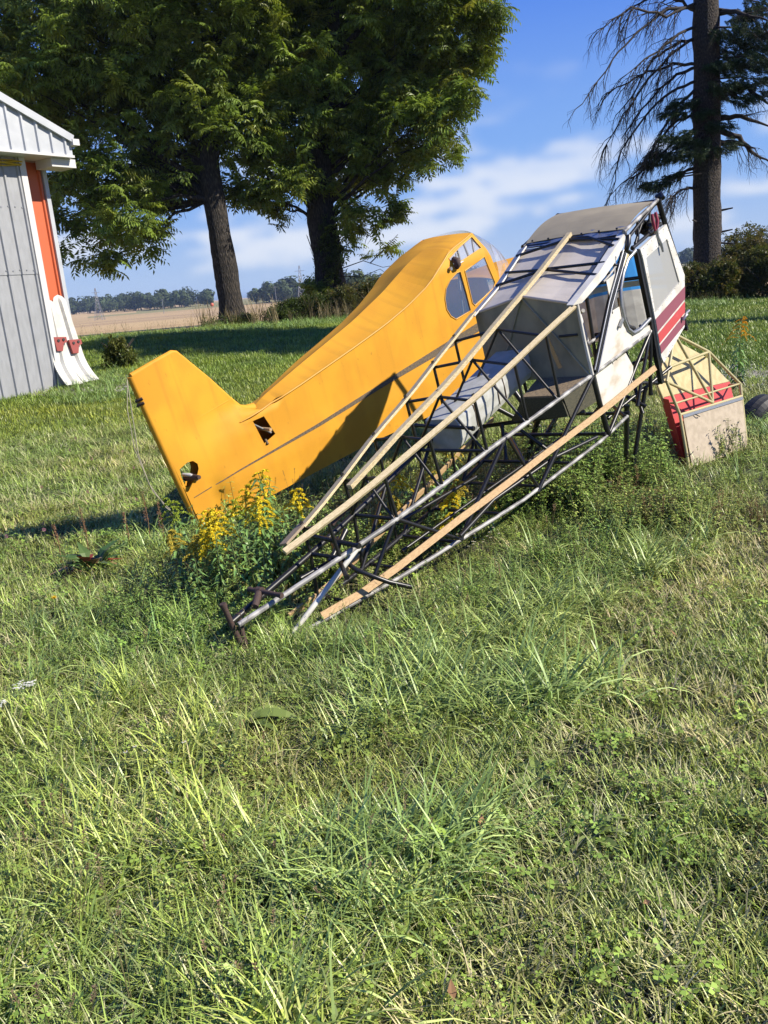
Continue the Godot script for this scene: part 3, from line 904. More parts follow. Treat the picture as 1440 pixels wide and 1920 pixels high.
func conifer() -> void:
	var root := Vector3(9.80, 0.42, -24.6)
	var t := thing("spruce_tree", "tall half dead spruce with bare drooping branches behind the right fuselage", "tree", root)
	var tp := [Vector3(9.80, 0.38, -24.6), Vector3(9.80, 1.08, -24.6), Vector3(9.76, 2.54, -24.6), Vector3(9.72, 4.23, -24.6), Vector3(9.66, 6.25, -24.6), Vector3(9.60, 8.18, -24.6), Vector3(9.54, 10.63, -24.6), Vector3(9.45, 14.04, -24.6)]
	var rad := [0.46, 0.39, 0.37, 0.36, 0.345, 0.33, 0.28, 0.15]
	var pts := []
	var rr := []
	for i in 7:
		for j in 8:
			pts.append(tp[i].lerp(tp[i + 1], j / 8.0) - root)
			rr.append(lerpf(rad[i], rad[i + 1], j / 8.0) * (1.0 + 0.04 * sin((i * 8 + j) * 0.9)))
	var g := G.new()
	g.tube(pts, rr, 24, true, 0.04, R)
	ob("trunk", g, M.spruce_bark, t)
	var dead := [
		[Vector3(9.35,8.14,-24.60),Vector3(8.44,7.79,-24.26),Vector3(7.36,8.0,-23.92),Vector3(6.43,7.38,-23.58)],
		[Vector3(9.35,8.01,-24.60),Vector3(8.47,8.01,-24.35),Vector3(7.62,7.44,-24.10),Vector3(6.92,6.80,-23.86),Vector3(6.03,5.74,-23.61)],
		[Vector3(9.36,7.57,-24.60),Vector3(8.76,7.35,-24.34),Vector3(7.97,6.84,-24.08),Vector3(7.25,6.39,-23.82)],
		[Vector3(9.37,7.25,-24.60),Vector3(8.94,7.28,-24.84),Vector3(8.37,6.99,-25.09),Vector3(7.86,6.14,-25.33),Vector3(7.48,5.73,-25.57)],
		[Vector3(9.37,7.31,-24.60),Vector3(8.81,7.05,-24.68),Vector3(8.12,6.40,-24.77),Vector3(7.49,5.60,-24.85),Vector3(6.91,4.63,-24.93)],
		[Vector3(9.38,6.60,-24.60),Vector3(8.96,6.50,-24.88),Vector3(8.55,6.19,-25.16),Vector3(8.04,5.66,-25.44),Vector3(7.67,5.11,-25.71)],
		[Vector3(9.39,6.27,-24.60),Vector3(8.71,6.05,-24.57),Vector3(7.98,5.50,-24.54),Vector3(7.31,4.67,-24.52),Vector3(7.05,3.60,-24.49)],
		[Vector3(9.39,6.07,-24.60),Vector3(8.79,5.61,-24.36),Vector3(8.21,4.88,-24.13),Vector3(7.77,4.28,-23.89)],
		[Vector3(9.40,5.41,-24.60),Vector3(8.86,5.29,-24.87),Vector3(8.51,4.88,-25.14),Vector3(8.19,4.31,-25.41),Vector3(7.50,3.75,-25.68)],
		[Vector3(9.38,6.66,-24.60),Vector3(8.81,6.75,-24.79),Vector3(8.19,6.64,-24.97),Vector3(7.51,6.40,-25.16),Vector3(7.04,6.20,-25.35)],
		[Vector3(9.35,7.95,-24.60),Vector3(8.87,8.26,-24.68),Vector3(8.33,8.45,-24.76),Vector3(7.78,8.26,-24.84),Vector3(7.45,7.67,-24.92)],
		[Vector3(9.41,5.07,-24.60),Vector3(8.93,4.84,-24.80),Vector3(8.44,4.38,-25.01),Vector3(7.90,4.03,-25.21)],
		[Vector3(9.44,3.56,-24.60),Vector3(8.92,3.46,-24.25),Vector3(8.47,3.28,-23.89)],
		[Vector3(9.43,4.08,-24.60),Vector3(8.96,3.96,-24.78),Vector3(8.45,3.78,-24.95)]]
	for p in dead:
		dead_branch(p, root, t, 0.040, 24, true)
	var right := [
		[Vector3(9.98,5.27,-24.60),Vector3(10.56,5.25,-24.43),Vector3(11.30,4.90,-24.27)],
		[Vector3(9.99,4.96,-24.60),Vector3(10.58,4.74,-24.61),Vector3(10.97,4.34,-24.61),Vector3(11.50,4.02,-24.62)],
		[Vector3(9.99,4.65,-24.60),Vector3(10.62,4.58,-24.50),Vector3(10.95,4.41,-24.40)],
		[Vector3(9.91,7.85,-24.60),Vector3(10.19,7.71,-24.07),Vector3(10.79,7.32,-23.55)],
		[Vector3(9.96,5.96,-24.60),Vector3(10.53,5.88,-24.07),Vector3(11.01,5.28,-23.54)]]
	for p in right:
		dead_branch(p, root, t, 0.085, 6, false)
	for p in [[Vector3(10.1, 2.87, -24.5), Vector3(10.35, 2.9, -24.3)], [Vector3(10.1, 2.29, -24.5), Vector3(10.36, 2.33, -24.3)], [Vector3(10.1, 2.0, -24.5), Vector3(10.38, 1.95, -24.3)], [Vector3(9.4, 2.6, -24.4), Vector3(9.2, 2.66, -24.2)]]:
		g = G.new()
		g.tube([p[0] - root, p[1] - root], [0.035, 0.02], 6)
		ob("branch_stub", g, M.dead_wood, t)
	# living sprays
	var tw := G.new()
	var rg := RandomNumberGenerator.new()
	rg.seed = 77
	for k in 5:
		var d := Vector3(1, rg.randf_range(-0.4, 0.1), rg.randf_range(-0.6, 0.6)).normalized()
		var l := rg.randf_range(0.16, 0.28)
		for i in 26:
			var f := i / 26.0
			var sd := Vector3(rg.randfn(), rg.randfn(), rg.randfn()).normalized()
			var nd := (d * 0.5 + sd).normalized()
			tw.col = Color(0.022, 0.042, 0.018) * rg.randf_range(0.7, 1.5)
			var b := d * l * f
			var s2 := nd.cross(d).normalized() * 0.006
			tw.flat(b + s2, b - s2, b + nd * 0.045, sd)
	var twm := tw.mesh()
	var buf := PackedFloat32Array()
	var lv := [[9.06,5.68,-24.50,0.44],[8.71,5.41,-24.34,0.31],[8.72,4.74,-23.75,0.48],[8.49,4.45,-24.52,0.44],[8.31,4.28,-24.98,0.24],[8.92,4.32,-23.88,0.48],[9.88,4.46,-24.16,0.44],[9.25,4.64,-24.28,0.44],[8.21,3.64,-23.90,0.27],[8.73,3.86,-24.33,0.24],[8.02,3.71,-24.42,0.14],
		[10.01,7.22,-23.96,0.54],[10.89,7.04,-24.97,0.76],[10.98,7.23,-24.26,0.68],[10.39,6.56,-24.47,0.59],[10.72,5.98,-23.72,0.59],[9.91,5.96,-23.96,0.48],[10.02,5.89,-24.93,0.48],[11.33,7.98,-24.75,0.68],[10.54,7.68,-24.41,0.42],[9.77,5.02,-24.09,0.34],[9.79,6.50,-24.17,0.41],[9.44,5.39,-24.23,0.34],[11.08,6.48,-23.80,0.85],[10.40,5.57,-23.76,0.37]]
	for q in lv:
		var c := Vector3(q[0], q[1], q[2])
		var side := -1.0 if q[0] < 9.3 else 1.0
		g = G.new()
		g.tube([Vector3(9.7, c.y + 0.25, -24.4) - root, (Vector3(9.7, c.y + 0.25, -24.4).lerp(c, 0.6) + Vector3(0, 0.06, 0)) - root, c - root], [0.03, 0.02, 0.008], 6)
		ob("bough", g, M.dead_wood, t)
		for k in int(230 * q[3] * q[3]) + 22:
			var d := Vector3(R.randfn(), R.randfn() * 0.42, R.randfn()).normalized()
			var p: Vector3 = c + d * q[3] * pow(R.randf(), 0.5) * Vector3(1.15, 0.62, 1.15) - root
			var bs := Basis(Vector3.UP, (0.0 if side > 0 else PI) + rf(-1.1, 1.1)) * Basis(Vector3.BACK, rf(-0.7, 0.2))
			var sc := rf(0.8, 1.3)
			var tt := rf(0.7, 1.4)
			put(buf, Transform3D(bs.scaled(Vector3(sc, sc, sc)), p), Color(tt, tt, tt * rf(0.8, 1.1)))
	many("needles", twm, M.needle, buf, t)

func dead_branch(p: Array, root: Vector3, t: Node, r0: float, twigs: int, hang: bool) -> void:
	var fine := []
	for i in p.size() - 1:
		for j in 4:
			fine.append(p[i].lerp(p[i + 1], j / 4.0) - root + Vector3(rf(-0.03, 0.03), rf(-0.03, 0.03), rf(-0.03, 0.03)))
	fine.append(p[-1] - root)
	var k := fine.size()
	var rr := []
	for i in k:
		rr.append(r0 * pow(1.0 - float(i) / k, 0.8) + 0.006)
	var g := G.new()
	g.tube(fine, rr, 6)
	for i in twigs:
		var a := 2 + R.randi() % (k - 2)
		var b: Vector3 = fine[a]
		var f := float(a) / k
		var along: Vector3 = (fine[mini(a + 1, k - 1)] - fine[maxi(a - 1, 0)]).normalized()
		var d := (along * rf(0.4, 1.0) + Vector3(rf(-0.5, 0.5), rf(-0.9, 0.25), rf(-0.7, 0.7))).normalized()
		var l := rf(0.35, 1.1) * (1.0 - 0.4 * f)
		var q1 := b + d * l * 0.45
		var q2 := q1 + (d + Vector3(0, -0.5 if hang else 0.1, 0)).normalized() * l * 0.4
		var q3 := q2 + (d + Vector3(rf(-0.2, 0.2), -1.1 if hang else 0.2, 0)).normalized() * l * 0.3
		g.tube([b, q1, q2, q3], [0.013, 0.010, 0.007, 0.004], 4, false)
		for j in 7:
			var c: Vector3 = [q1, q2, q3, q1.lerp(q2, 0.5), q2.lerp(q3, 0.5), q1.lerp(q2, 0.25), q2.lerp(q3, 0.2)][j]
			var e := (d * rf(0.2, 0.9) + Vector3(rf(-0.6, 0.6), rf(-1.0, 0.2), rf(-0.6, 0.6))).normalized()
			g.tube([c, c + e * rf(0.10, 0.26), c + e * 0.22 + Vector3(rf(-0.05, 0.05), -rf(0.04, 0.16), 0)], [0.005, 0.0035, 0.002], 3, false)
	ob("dead_branch", g, M.dead_wood, t)

func bush(called: String, label: String, cat: String, c: Vector3, r: Vector3, n: int, ls: float, tints: Array, grp := "", dry := 0) -> void:
	var t := thing(called, label, cat, c, grp)
	var g := G.new()
	for k in 9:
		var d := Vector3(rf(-1, 1) * r.x, rf(0.5, 1.0) * r.y, rf(-1, 1) * r.z)
		g.tube([Vector3(rf(-0.2, 0.2) * r.x, -0.1, rf(-0.2, 0.2) * r.z), d * 0.5 + Vector3(0, 0.1, 0), d], [0.022, 0.015, 0.006], 5, false)
	ob("stems", g, M.dead_wood, t, "stuff")
	var cl := G.new()
	for k in 12:
		var d := Vector3(R.randfn(), R.randfn() + 0.3, R.randfn()).normalized()
		cl.col = Color(1, 1, 1) * rf(0.75, 1.25)
		cl.leaf2(Vector3(rf(-1, 1), rf(-1, 1), rf(-1, 1)) * ls * 0.8, d, Vector3(rf(-0.4, 0.4), 1, rf(-0.4, 0.4)), ls, ls * 0.5)
	var buf := PackedFloat32Array()
	var lob := []
	for k in 7:
		lob.append([Vector3(rf(-0.6, 0.6) * r.x, rf(0.25, 0.7) * r.y, rf(-0.6, 0.6) * r.z), rf(0.32, 0.55)])
	for k in n:
		var q: Array = lob[R.randi() % 7]
		var d = Vector3(R.randfn(), R.randfn(), R.randfn()).normalized() * pow(R.randf(), 0.4) * q[1]
		var p: Vector3 = q[0] + Vector3(d.x * r.x, d.y * r.y, d.z * r.z)
		if p.y < -0.1: p.y = rf(0, 0.3)
		var ti: Color = tints[R.randi() % tints.size()] * rf(0.75, 1.25)
		var sc := rf(0.8, 1.3)
		put(buf, Transform3D(Basis.from_euler(Vector3(rf(-0.6, 0.6), rf(0, TAU), rf(-0.6, 0.6))).scaled(Vector3(sc, sc, sc)), p), ti)
	many("foliage", cl.mesh(), M.leaf, buf, t)
	if dry > 0:
		var st := G.new()
		for k in 16:
			st.col = Color(0.30, 0.24, 0.13) * rf(0.6, 1.2)
			st.blade(Vector3(rf(-0.1, 0.1), 0, rf(-0.1, 0.1)), rf(0, TAU), rf(0.6, 1.0), 0.008, rf(0.05, 0.35), rf(0.1, 0.8), 4)
		var b2 := PackedFloat32Array()
		for k in dry:
			var x := rf(-1.3, 1.3) * r.x
			var z := rf(-1.2, 1.2) * r.z
			var sc := rf(0.5, 1.1)
			put(b2, Transform3D(Basis(Vector3.UP, rf(0, TAU)).scaled(Vector3(sc, sc, sc)), Vector3(x, land(c.x + x, c.z + z) - c.y - 0.03, z)), Color(1, 1, 1) * rf(0.7, 1.2))
		many("dry_stalks", st.mesh(), M.dry, b2, t)

func hedges() -> void:
	var olive := [Color(0.085, 0.105, 0.028), Color(0.11, 0.115, 0.032), Color(0.15, 0.12, 0.045), Color(0.06, 0.08, 0.02), Color(0.16, 0.15, 0.06)]
	var green := [Color(0.06, 0.09, 0.02), Color(0.08, 0.11, 0.028), Color(0.045, 0.07, 0.018)]
	var spots := [[9.2, -22.6, 0.9, 1.0, "low brambly bush at the foot of the spruce trunk"], [10.6, -22.4, 1.1, 1.35, "brambly olive bush right of the spruce trunk"], [12.3, -22.6, 1.3, 1.5, "taller brambly bush toward the right edge of the view"], [8.2, -22.8, 0.9, 0.95, "dark low bush left of the spruce trunk, beside the cabin door"], [14.4, -23.2, 1.5, 1.5, "bush ending the hedge at the right edge"], [11.4, -25.6, 1.4, 1.9, "greener bush standing behind the brambles at right"]]
	for q in spots:
		bush("bush", q[4], "bush", on_land(q[0], q[1]), Vector3(q[2], q[3], q[2] * 0.8), 1500, 0.075, olive, "bushes round the spruce")
	bush("bush", "dark leafy bush and dry stalks below the right walnut trunk", "bush", on_land(-1.9, -24.6), Vector3(1.0, 0.62, 0.8), 1300, 0.07, green, "bushes under the walnuts", 30)
	bush("bush", "dry brown brush in front of the right walnut trunk", "bush", on_land(-0.3, -25.0), Vector3(1.1, 1.05, 0.9), 900, 0.06, olive, "bushes under the walnuts", 70)
	bush("bush", "grassy brush just left of the yellow turtle deck", "bush", on_land(0.9, -25.4), Vector3(1.1, 1.0, 0.9), 800, 0.07, green, "bushes under the walnuts", 50)
	bush("ivy", "dark ivy climbing the right walnut trunk", "ivy", Vector3(-1.2, 1.2, -27.75), Vector3(0.62, 2.3, 0.45), 700, 0.08, green)
	bush("bush", "small weedy bush around the base of the left walnut trunk", "bush", on_land(-4.1, -25.5), Vector3(0.9, 0.30, 0.6), 320, 0.05, green, "bushes under the walnuts", 12)
	bush("bush", "small goldenrod coloured bush beside the white skis", "bush", on_land(-4.5, -15.3), Vector3(0.3, 0.5, 0.3), 200, 0.06, [Color(0.10, 0.13, 0.03), Color(0.13, 0.14, 0.03)])

# ---------------------------------------------------------------- the fuselages
func pose(at: Vector3, yaw: float, pit: float, rol: float) -> Transform3D:
	return Transform3D(Basis(Vector3.UP, yaw) * Basis(Vector3.BACK, pit) * Basis(Vector3.RIGHT, rol), at)

func cut(poly: PackedVector2Array, holes: Array, xs: Array, ys: Array) -> Array:   # polygon cut into cells with the holes taken out
	var out := []
	for i in xs.size() - 1:
		for j in ys.size() - 1:
			var cell := PackedVector2Array([Vector2(xs[i], ys[j]), Vector2(xs[i + 1], ys[j]), Vector2(xs[i + 1], ys[j + 1]), Vector2(xs[i], ys[j + 1])])
			var parts: Array = Array(Geometry2D.intersect_polygons(poly, cell), TYPE_NIL, "", null)
			for h in holes:
				var left := []
				for p in parts:
					for q in Geometry2D.clip_polygons(p, h):
						left.append(q)
				parts = left
			out.append_array(parts)
	return out

func skin(g: G, poly: PackedVector2Array, holes: Array, xs: Array, ys: Array, zf: Callable, side: float) -> void:
	for p in cut(poly, holes, xs, ys):
		var ix := Geometry2D.triangulate_polygon(p)
		for i in range(0, ix.size(), 3):
			var q := []
			var nn := []
			for k in 3:
				var a: Vector2 = p[ix[i + k]]
				var z: float = zf.call(a.x, a.y)
				var dx: float = (zf.call(a.x + 0.01, a.y) - zf.call(a.x - 0.01, a.y)) / 0.02
				var dy: float = (zf.call(a.x, a.y + 0.008) - zf.call(a.x, a.y - 0.008)) / 0.016
				q.append(Vector3(a.x, a.y, z * side))
				nn.append(Vector3(-dx, -dy, side * side).normalized() * Vector3(1, 1, side))
			g.tri(q[0], q[1], q[2], nn[0], nn[1], nn[2])

func pv(a: Array) -> PackedVector2Array:
	var o := PackedVector2Array()
	for i in range(0, a.size(), 2):
		o.append(Vector2(a[i], a[i + 1]))
	return o

func y_half(x: float) -> float:
	return minf(0.03 + 0.1047 * maxf(x, -0.1), 0.378) - maxf(0.0, x - 3.6) * 0.10

const Y_TOP := [[0.4, 0.555], [0.755, 0.596], [1.175, 0.656], [1.755, 0.756], [2.13, 0.828], [2.415, 0.902], [2.665, 0.99], [2.84, 1.08], [3.07, 1.186], [3.42, 1.255]]

func y_z(x: float, y: float) -> float:   # half width of the yellow body, the fin thinning out upwards
	var w := y_half(x)
	if x > 0.3:
		w += 0.012 * clampf(1.0 - absf(y - 0.17 - 0.03 * x) / 0.2, 0, 1) 
	if x > 2.4:   # tumblehome under the roof
		w -= 0.10 * smoothstep(1.02, 1.30, y)
	if x < 1.0:
		var f := smoothstep(lerpf(0.40, 0.585, smoothstep(0.35, 0.82, x)), lerpf(0.72, 0.70, smoothstep(0.3, 0.8, x)), y)
		w = lerpf(w, minf(w, 0.03) - 0.012 * clampf((x - 0.1) / 0.5, 0, 1), f)
	return w

func yellow_fuselage() -> void:
	var t := thing("fuselage", "yellow fabric covered aircraft fuselage with fin, tail down in the grass", "fuselage")
	t.transform = pose(Vector3(-1.3767, 0.03, -5.7279), 0.7979, 0.2124, -0.0093)
	var outline := pv([0.06, 0.0, 0.35, -0.028, 0.68, -0.04, 1.7, -0.035, 2.4, -0.07, 3.0, -0.08, 4.3, -0.02, 4.35, 0.40, 4.3, 0.76, 3.60, 0.79, 3.50, 1.11, 3.44, 1.255, 3.42, 1.255, 3.07, 1.186, 2.84, 1.086, 2.665, 0.99, 2.415, 0.902, 2.13, 0.828, 1.755, 0.756, 1.175, 0.656, 0.87, 0.608, 0.80, 0.606, 0.755, 0.625, 0.70, 0.66, 0.64, 0.75, 0.52, 0.94, 0.335, 1.195, 0.31, 1.205, -0.04, 1.162])
	var hole1 := pv([0.05, 0.455, 0.12, 0.475, 0.165, 0.468, 0.19, 0.435, 0.185, 0.40, 0.165, 0.37, 0.075, 0.31, 0.03, 0.325])
	var hole2 := pv([0.71, 0.55, 0.81, 0.55, 0.86, 0.39, 0.745, 0.36])
	var rear := pv([3.04, 1.0, 2.95, 0.965, 2.88, 0.91, 2.845, 0.83, 2.84, 0.74, 2.875, 0.67, 2.93, 0.625, 3.13, 0.645, 3.115, 0.80, 3.09, 1.0])
	var fore := pv([3.145, 0.99, 3.43, 1.04, 3.52, 0.79, 3.49, 0.745, 3.19, 0.67, 3.165, 0.70])
	var tri := pv([3.02, 1.13, 3.20, 1.185, 3.41, 1.228, 3.445, 1.115, 3.04, 1.062])
	var xs := [-0.1, 0.0, 0.06, 0.12, 0.2, 0.3, 0.45, 0.6, 0.78, 0.95, 1.2, 1.5, 1.8, 2.1, 2.4, 2.7, 2.97, 3.2, 3.32, 3.45, 3.6, 3.9, 4.4]
	var ys := [-0.1, 0.08, 0.17, 0.24, 0.32, 0.39, 0.46, 0.55, 0.64, 0.72, 0.82, 0.92, 1.02, 1.09, 1.16, 1.3]
	var zf := func(x: float, y: float) -> float: return y_z(x, y)
	var g := G.new()
	skin(g, outline, [hole1, hole2, rear, fore, tri], xs, ys, zf, 1.0)
	ob("side_panel", g, M.yellow_paint, t)
	g = G.new()
	skin(g, outline, [hole1, hole2, rear, fore, tri], xs, ys, zf, -1.0)
	ob("side_panel", g, M.yellow_paint, t)
	# belly
	g = G.new()
	var bt := [[0.06, 0.0], [0.35, -0.028], [0.68, -0.04], [1.7, -0.035], [2.4, -0.07], [3.0, -0.08], [4.3, -0.02]]
	for i in 40:
		var x0 := lerpf(0.06, 4.3, i / 40.0)
		var x1 := lerpf(0.06, 4.3, (i + 1) / 40.0)
		g.quad(Vector3(x0, interp(bt, x0), y_z(x0, -0.04)), Vector3(x1, interp(bt, x1), y_z(x1, -0.04)), Vector3(x1, interp(bt, x1), -y_z(x1, -0.04)), Vector3(x0, interp(bt, x0), -y_z(x0, -0.04)), Vector3.DOWN)
	ob("belly_panel", g, M.yellow_paint, t)
	# turtle deck over three stringers, port side a little fuller, then the cabin roof
	g = G.new()
	var mid := [[0.80, 0.606], [0.95, 0.66], [1.36, 0.755], [2.03, 0.90], [2.45, 1.02], [2.83, 1.16], [3.1, 1.23], [3.3, 1.262], [3.7, 1.278]]
	var prev := []
	for i in 45:
		var x := lerpf(0.80, 3.44, i / 44.0)
		var yt := interp(Y_TOP, x)
		var w := y_z(x, yt)
		var ym := interp(mid, x)
		var row := []
		for k in 13:
			var f := k / 6.0 - 1.0    # -1 port .. 1 starboard
			var ye := yt + (0.03 if f < 0 else 0.0) * smoothstep(0.9, 1.6, x) * (1.0 - smoothstep(2.7, 3.15, x))
			var a := absf(f)
			var cab := smoothstep(2.7, 3.2, x)
			var yy := lerpf(lerpf(ym, ye, a), lerpf(ym, ye, a * a * a), cab) - 0.010 * sin(PI * a) * (1.0 - cab) * smoothstep(0.8, 1.4, x)
			row.append(Vector3(x, yy, f * w))
		if i > 0:
			for k in 12:
				g.quad(prev[k], prev[k + 1], row[k + 1], row[k], Vector3.UP)
		prev = row
	ob("turtle_deck", g, M.yellow_paint, t)
	# rounded edges of the fin, taped seams
	g = G.new()
	g.tube([Vector3(0.07, -0.01, 0), Vector3(0.03, 0.35, 0), Vector3(-0.005, 0.75, 0), Vector3(-0.04, 1.16, 0)], [0.031, 0.031, 0.03, 0.026], 10)
	ob("tail_post", g, M.yellow_paint, t)
	g = G.new()
	g.tube([Vector3(-0.04, 1.16, 0), Vector3(0.15, 1.186, 0), Vector3(0.31, 1.204, 0), Vector3(0.335, 1.195, 0), Vector3(0.52, 0.94, 0), Vector3(0.64, 0.75, 0), Vector3(0.70, 0.66, 0), Vector3(0.755, 0.625, 0), Vector3(0.82, 0.606, 0)], [0.022, 0.02, 0.02, 0.019, 0.017, 0.018, 0.022, 0.03, 0.04], 10)
	ob("fin_edge", g, M.yellow_paint, t)
	g = G.new()
	var line := []
	for i in 30:
		var x := lerpf(0.62, 3.42, i / 29.0)
		var y := interp(Y_TOP, x) - 0.004
		line.append(Vector3(x, y, y_z(x, y) + 0.001))
	g.tube(line, [0.004, 0.007], 6)
	ob("edge_seam", g, M.yellow_trim, t)
	for q in [[-0.01, 0.99, 0.44, 1.055], [0.02, 0.70, 0.64, 0.745]]:   # ribs showing through the fin fabric
		g = G.new()
		g.tube([Vector3(q[0], q[1], y_z(q[0], q[1]) - 0.003), Vector3(q[2], q[3], y_z(q[2], q[3]) - 0.003)], [0.0045], 6)
		ob("fin_rib", g, M.yellow_paint, t)
	# brown stripe along the side
	var sp := G.new()
	var up := [[0.08, 0.224], [0.49, 0.264], [1.24, 0.318], [2.08, 0.407], [2.53, 0.452], [3.12, 0.512], [3.7, 0.56]]
	var lo := [[0.08, 0.219], [0.49, 0.254], [1.24, 0.292], [2.08, 0.368], [2.53, 0.398], [3.12, 0.438], [3.7, 0.47]]
	var pr := []
	for i in 46:
		var x := lerpf(0.08, 3.7, i / 45.0)
		var a := interp(up, x)
		var b := interp(lo, x)
		var row := [Vector3(x, a, y_z(x, a) + 0.003), Vector3(x, (a + b) / 2, y_z(x, (a + b) / 2) + 0.003), Vector3(x, b, y_z(x, b) + 0.003)]
		if i > 0:
			sp.quad(pr[0], pr[1], row[1], row[0], Vector3(0, 0, 1))
			sp.quad(pr[1], pr[2], row[2], row[1], Vector3(0, 0, 1))
		pr = row
	ob("stripe", sp, M.stripe, t)
	# window panes and frames, both sides
	for side in [1.0, -1.0]:
		for q in [[rear, "rear_window"], [fore, "door_window"], [tri, "roof_window"]]:
			var pg := G.new()
			skin(pg, q[0], [], xs, ys, func(x: float, y: float) -> float: return y_z(x, y) - 0.006, side)
			var pane := ob(q[1], pg, M.glass_smoke if q[1] != "roof_window" else M.glass_clear, t)
			var fg := G.new()
			var rim := []
			for p in q[0]: rim.append(Vector3(p.x, p.y, side * y_z(p.x, p.y)))
			rim.append(rim[0])
			fg.tube(rim, [0.006], 6)
			ob("frame", fg, M.yellow_trim, pane)
	# cabin tubes seen through the windows
	for q in [[3.46, 1.10, 0.345, 3.03, 1.055, 0.34, 0.011, "alu"], [3.44, 1.24, 0.27, 3.36, 1.08, 0.33, 0.010, "black_tube"], [3.42, 1.25, 0.26, 3.46, 1.11, 0.335, 0.010, "rusty"], [3.29, 1.205, 0.285, 3.27, 1.09, 0.33, 0.010, "black_tube"], [3.17, 1.165, 0.30, 3.14, 1.075, 0.335, 0.010, "black_tube"],
			[3.42, 1.25, -0.26, 3.02, 1.06, -0.33, 0.010, "black_tube"], [3.5, 1.1, -0.34, 3.03, 1.05, -0.34, 0.010, "black_tube"], [3.14, 0.98, 0.30, 3.14, 0.1, 0.34, 0.010, "black_tube"], [3.52, 1.08, 0.0, 3.2, 0.5, 0.2, 0.010, "black_tube"],
			[2.95, 0.95, -0.28, 3.1, 0.66, -0.31, 0.012, "white_trim"], [2.9, 0.7, 0.0, 3.08, 0.62, -0.2, 0.012, "white_trim"]]:
		g = G.new()
		g.tube([Vector3(q[0], q[1], q[2]), Vector3(q[3], q[4], q[5])], [q[6]], 8)
		ob("cabin_tube", g, M[q[7]], t)
	g = G.new()
	g.tube([Vector3(3.055, 1.115, 0.33), Vector3(3.05, 1.10, 0.37), Vector3(3.045, 1.065, 0.375), Vector3(3.05, 1.04, 0.355)], [0.028, 0.034, 0.03, 0.018], 8)
	ob("wing_fitting", g, M.rusty, t)
	g = G.new()
	g.tube([Vector3(2.97, 1.055, 0.34), Vector3(2.97, 1.055, 0.362)], [0.016], 10)
	ob("grommet", g, M.alu, t)
	# clear windscreen wrapped round the nose, and the cowl in front of it
	g = G.new()
	prev = []
	for i in 15:
		var a := lerpf(-1.0, 1.0, i / 14.0)
		var c := cos(a * PI / 2)
		var topp := Vector3(3.44 + 0.14 * c, 1.252 + 0.02 * c, a * 0.29)
		var bot := Vector3(3.60 + 0.62 * pow(c, 0.8), 0.79, a * 0.378)
		var row := [topp]
		for j in range(1, 6):
			var f := j / 5.0
			row.append(topp.lerp(bot, f) + Vector3(0.06 * sin(PI * f), 0.03 * sin(PI * f), a * 0.03 * sin(PI * f)))
		if i > 0:
			for j in 5:
				g.quad(prev[j], prev[j + 1], row[j + 1], row[j], Vector3(1, 0.5, a))
		prev = row
	ob("windscreen", g, M.glass_clear, t)
	g = G.new()
	prev = []
	for i in 17:
		var a := lerpf(-1.0, 1.0, i / 16.0) * PI / 2
		var row := []
		for j in 6:
			var x := lerpf(3.58, 4.72, j / 5.0)
			var w := y_half(minf(x, 4.3)) * (1.0 - 0.2 * maxf(0.0, x - 4.2))
			row.append(Vector3(x, 0.765 + 0.075 * cos(a) - 0.10 * maxf(0.0, x - 4.2), sin(a) * w))
		if i > 0:
			for j in 5:
				g.quad(prev[j], prev[j + 1], row[j + 1], row[j], Vector3(0, 1, 0))
		prev = row
	ob("cowl", g, M.yellow_paint, t)
	# stubs in the two openings
	g = G.new()
	g.tube([Vector3(0.10, 0.36, -0.02), Vector3(0.115, 0.365, 0.06), Vector3(0.12, 0.37, 0.13)], [0.024, 0.024, 0.015], 9)
	ob("tailplane_stub", g, M.rusty, t)
	g = G.new()
	g.tube([Vector3(0.08, 0.395, 0.0), Vector3(0.10, 0.39, 0.055), Vector3(0.13, 0.36, 0.065), Vector3(0.14, 0.335, 0.05)], [0.014], 7)
	ob("bracket", g, M.worn_tube, t)
	g = G.new()
	g.tube([Vector3(0.79, 0.455, 0.0), Vector3(0.795, 0.452, 0.17)], [0.014], 9)
	ob("tailplane_stub", g, M.wood_tan, t)
	g = G.new()
	g.tube([Vector3(0.72, 0.52, 0.085), Vector3(0.84, 0.405, 0.10)], [0.008], 7)
	ob("tube", g, M.worn_tube, t)
	g = G.new()
	g.tube([Vector3(0.775, 0.375, 0.095), Vector3(0.765, 0.345, 0.122)], [0.012, 0.01], 7)
	ob("clip", g, M.stripe_brown, t)
	for y in [0.975, 1.005]:
		g = G.new()
		g.tube([Vector3(-0.03, y, -0.03), Vector3(-0.065, y - 0.01, 0.0), Vector3(-0.03, y, 0.03)], [0.011], 6)
		ob("rudder_hinge", g, M.rusty, t)
	# inside floor and darkness bulkhead, landing legs down to the grass
	g = G.new()
	g.slab([Vector3(2.6, 0.02, -0.30), Vector3(4.25, 0.04, -0.33), Vector3(4.25, 0.04, 0.33), Vector3(2.6, 0.02, 0.30)], Vector3(0, 0.01, 0))
	ob("cabin_floor", g, M.old_plywood, t)
	for s in [1.0, -1.0]:
		g = G.new()
		g.tube([Vector3(3.45, -0.06, 0.33 * s), Vector3(3.40, -0.62, 0.72 * s)], [0.026, 0.022], 8)
		g.tube([Vector3(2.95, -0.07, 0.31 * s), Vector3(3.40, -0.62, 0.72 * s)], [0.022], 8)
		ob("gear_leg", g, M.black_tube, t)
	var cg := G.new()
